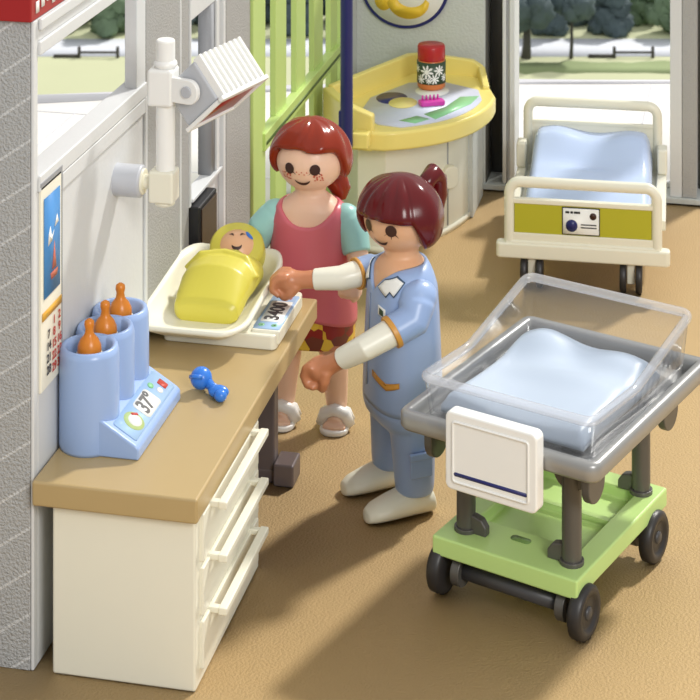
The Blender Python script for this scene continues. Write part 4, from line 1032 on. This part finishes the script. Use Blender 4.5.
for pth, s in ((armN, 1), (armF, -1)):
    e = Vector(pth[1]); f = Vector(pth[2]); h = Vector(pth[3])
    m1 = e.lerp(f, 0.42)
    b2 = MB().ball((s * 0.178, 0.0, 1.10), 0.082, 0.09, 0.085).tube([(s * 0.17, 0.0, 1.11), (s * 0.20, -0.02, 1.07), e, m1], [0.07, 0.085, 0.082, 0.076], 24)
    sv = remesh(b2.build('sleeve', M_nurse, nu), 0.008, 5)
    MB().tube([m1.lerp(e, 0.10), m1.lerp(f, 0.10)], 0.080, 26).build('sleeve_trim', M_orange, sv, 0.004)
    MB().tube([m1, f, f.lerp(h, 0.75)], [0.066, 0.060, 0.052], 24).build('undershirt_sleeve', M_cream, nu, 0.006)
bme = [o for o in nu.children if o.name.startswith('body')][0].data
bme.materials.append(M_hand)
for p_ in bme.polygons:
    c_ = p_.center
    if min((c_ - Vector(armN[3])).length, (c_ - Vector(armF[3])).length) < 0.20: p_.material_index = 1
# collar, pocket trims and badge: thin cloth shapes following the torso surface
def torso_patch(pts, prof, off, thick, m, name, par):
    """pts: (angle deg from front towards +x, z) outline wrapped on the torso"""
    mb = MB(); n = len(pts)
    def P(a, z, o):
        rx, ry, pw, cy = lerp_prof(prof, z); x, y = sup(radians(a - 90), rx + o, ry + o, pw); return Vector((x, y + cy, z))
    ca_ = sum(p[0] for p in pts) / n; cz_ = sum(p[1] for p in pts) / n
    lay = []
    for o in (off, off + thick):
        lay.append([[mb.b.verts.new(P(ca_ + (a - ca_) * f, cz_ + (z - cz_) * f, o)) for a, z in pts] for f in (1.0, 0.66, 0.33)] + [mb.b.verts.new(P(ca_, cz_, o))])
    for L_ in lay:
        for q_ in (0, 1):
            for j in range(n): j2 = (j + 1) % n; mb.b.faces.new((L_[q_][j], L_[q_][j2], L_[q_ + 1][j2], L_[q_ + 1][j]))
        for j in range(n): mb.b.faces.new((L_[2][j], L_[2][(j + 1) % n], L_[3]))
    for j in range(n): j2 = (j + 1) % n; mb.b.faces.new((lay[0][0][j], lay[0][0][j2], lay[1][0][j2], lay[1][0][j]))
    return mb.build(name, m, par)
def dense(pts, n=6):
    out = []
    for i, p in enumerate(pts):
        q_ = pts[(i + 1) % len(pts)]
        for k in range(n): out.append((p[0] + (q_[0] - p[0]) * k / n, p[1] + (q_[1] - p[1]) * k / n))
    return out
for s in (-1, 1):
    torso_patch(dense([(s * 10, 1.125), (s * 30, 1.09), (s * 38, 1.12), (s * 46, 1.10), (s * 66, 1.175), (s * 52, 1.198), (s * 26, 1.172)]), TOR, 0.013, 0.004, mat('collar_outline', (60, 84, 110), 0.4), 'collar_edge', tun)
    torso_patch(dense([(s * 13, 1.127), (s * 30, 1.098), (s * 38, 1.127), (s * 46, 1.109), (s * 63, 1.173), (s * 50, 1.192), (s * 26, 1.167)]), TOR, 0.0175, 0.003, M_label, 'collar', tun)
torso_patch(dense([(14, 0.995), (30, 0.985), (30, 1.03), (14, 1.04)]), TOR, 0.014, 0.004, M_label, 'badge', tun)
torso_patch(dense([(18, 1.000), (26, 0.996), (26, 1.022), (18, 1.03)]), TOR, 0.019, 0.002, M_jargreen, 'badge_mark', tun)
torso_patch(dense([(4, 0.70), (34, 0.665), (58, 0.69), (58, 0.665), (34, 0.64), (4, 0.672)]), TOR, 0.0145, 0.004, M_orange, 'pocket_trim', tun)
torso_patch(dense([(-8, 1.06), (-5, 1.06), (-5, 0.60), (-8, 0.60)]), TOR, 0.013, 0.003, mat('seam_grey', (150, 160, 180), 0.4), 'front_seam', tun)
# hair of the nurse: fringe with vertical strands, side lock, ponytail
HT = radians(29)
Hm = Matrix.Translation(HCn) @ Matrix.Rotation(HT, 4, 'Z') @ Matrix.Translation(-HCn)
def hlB(az):
    a = abs(az)
    if a < 0.95: return radians(80) + radians(4) * a
    k = min(1, (a - 0.95) / 0.35)
    return radians(84) + k * radians(36)
def rgB(az, ph, t):
    fr_ = 1.0 if abs(az) < 0.95 else 0.0
    strands = 0.007 * (abs(sin(az * 7)) - 0.5) * fr_ * min(1, t * 2)
    side = 0.016 * math.exp(-((abs(az) - 1.45) / 0.32) ** 2) * sin(min(1, t) * pi * .75)
    return strands + side + 0.008 * t
hB = hair_shell(HCn, 0.192, hlB, rgB, seg=144, squash=(1.03, 1.03, 1.11)).xf(Hm).build('hair', M_hairB, nu)
MB().tube([Hm @ Vector(p) for p in ((0.0, 0.16, 1.50), (0.0, 0.205, 1.56), (0.0, 0.245, 1.585), (0.0, 0.275, 1.55), (0.0, 0.28, 1.47), (0.0, 0.255, 1.38), (0.0, 0.22, 1.31), (0.0, 0.19, 1.27))], [0.03, 0.042, 0.048, 0.050, 0.050, 0.042, 0.03, 0.012], 20).build('ponytail', M_hairB, hB)
face(nu, HCn, HR, HT + 0.0, (1, 1, 0.98), -0.10, brow=True)
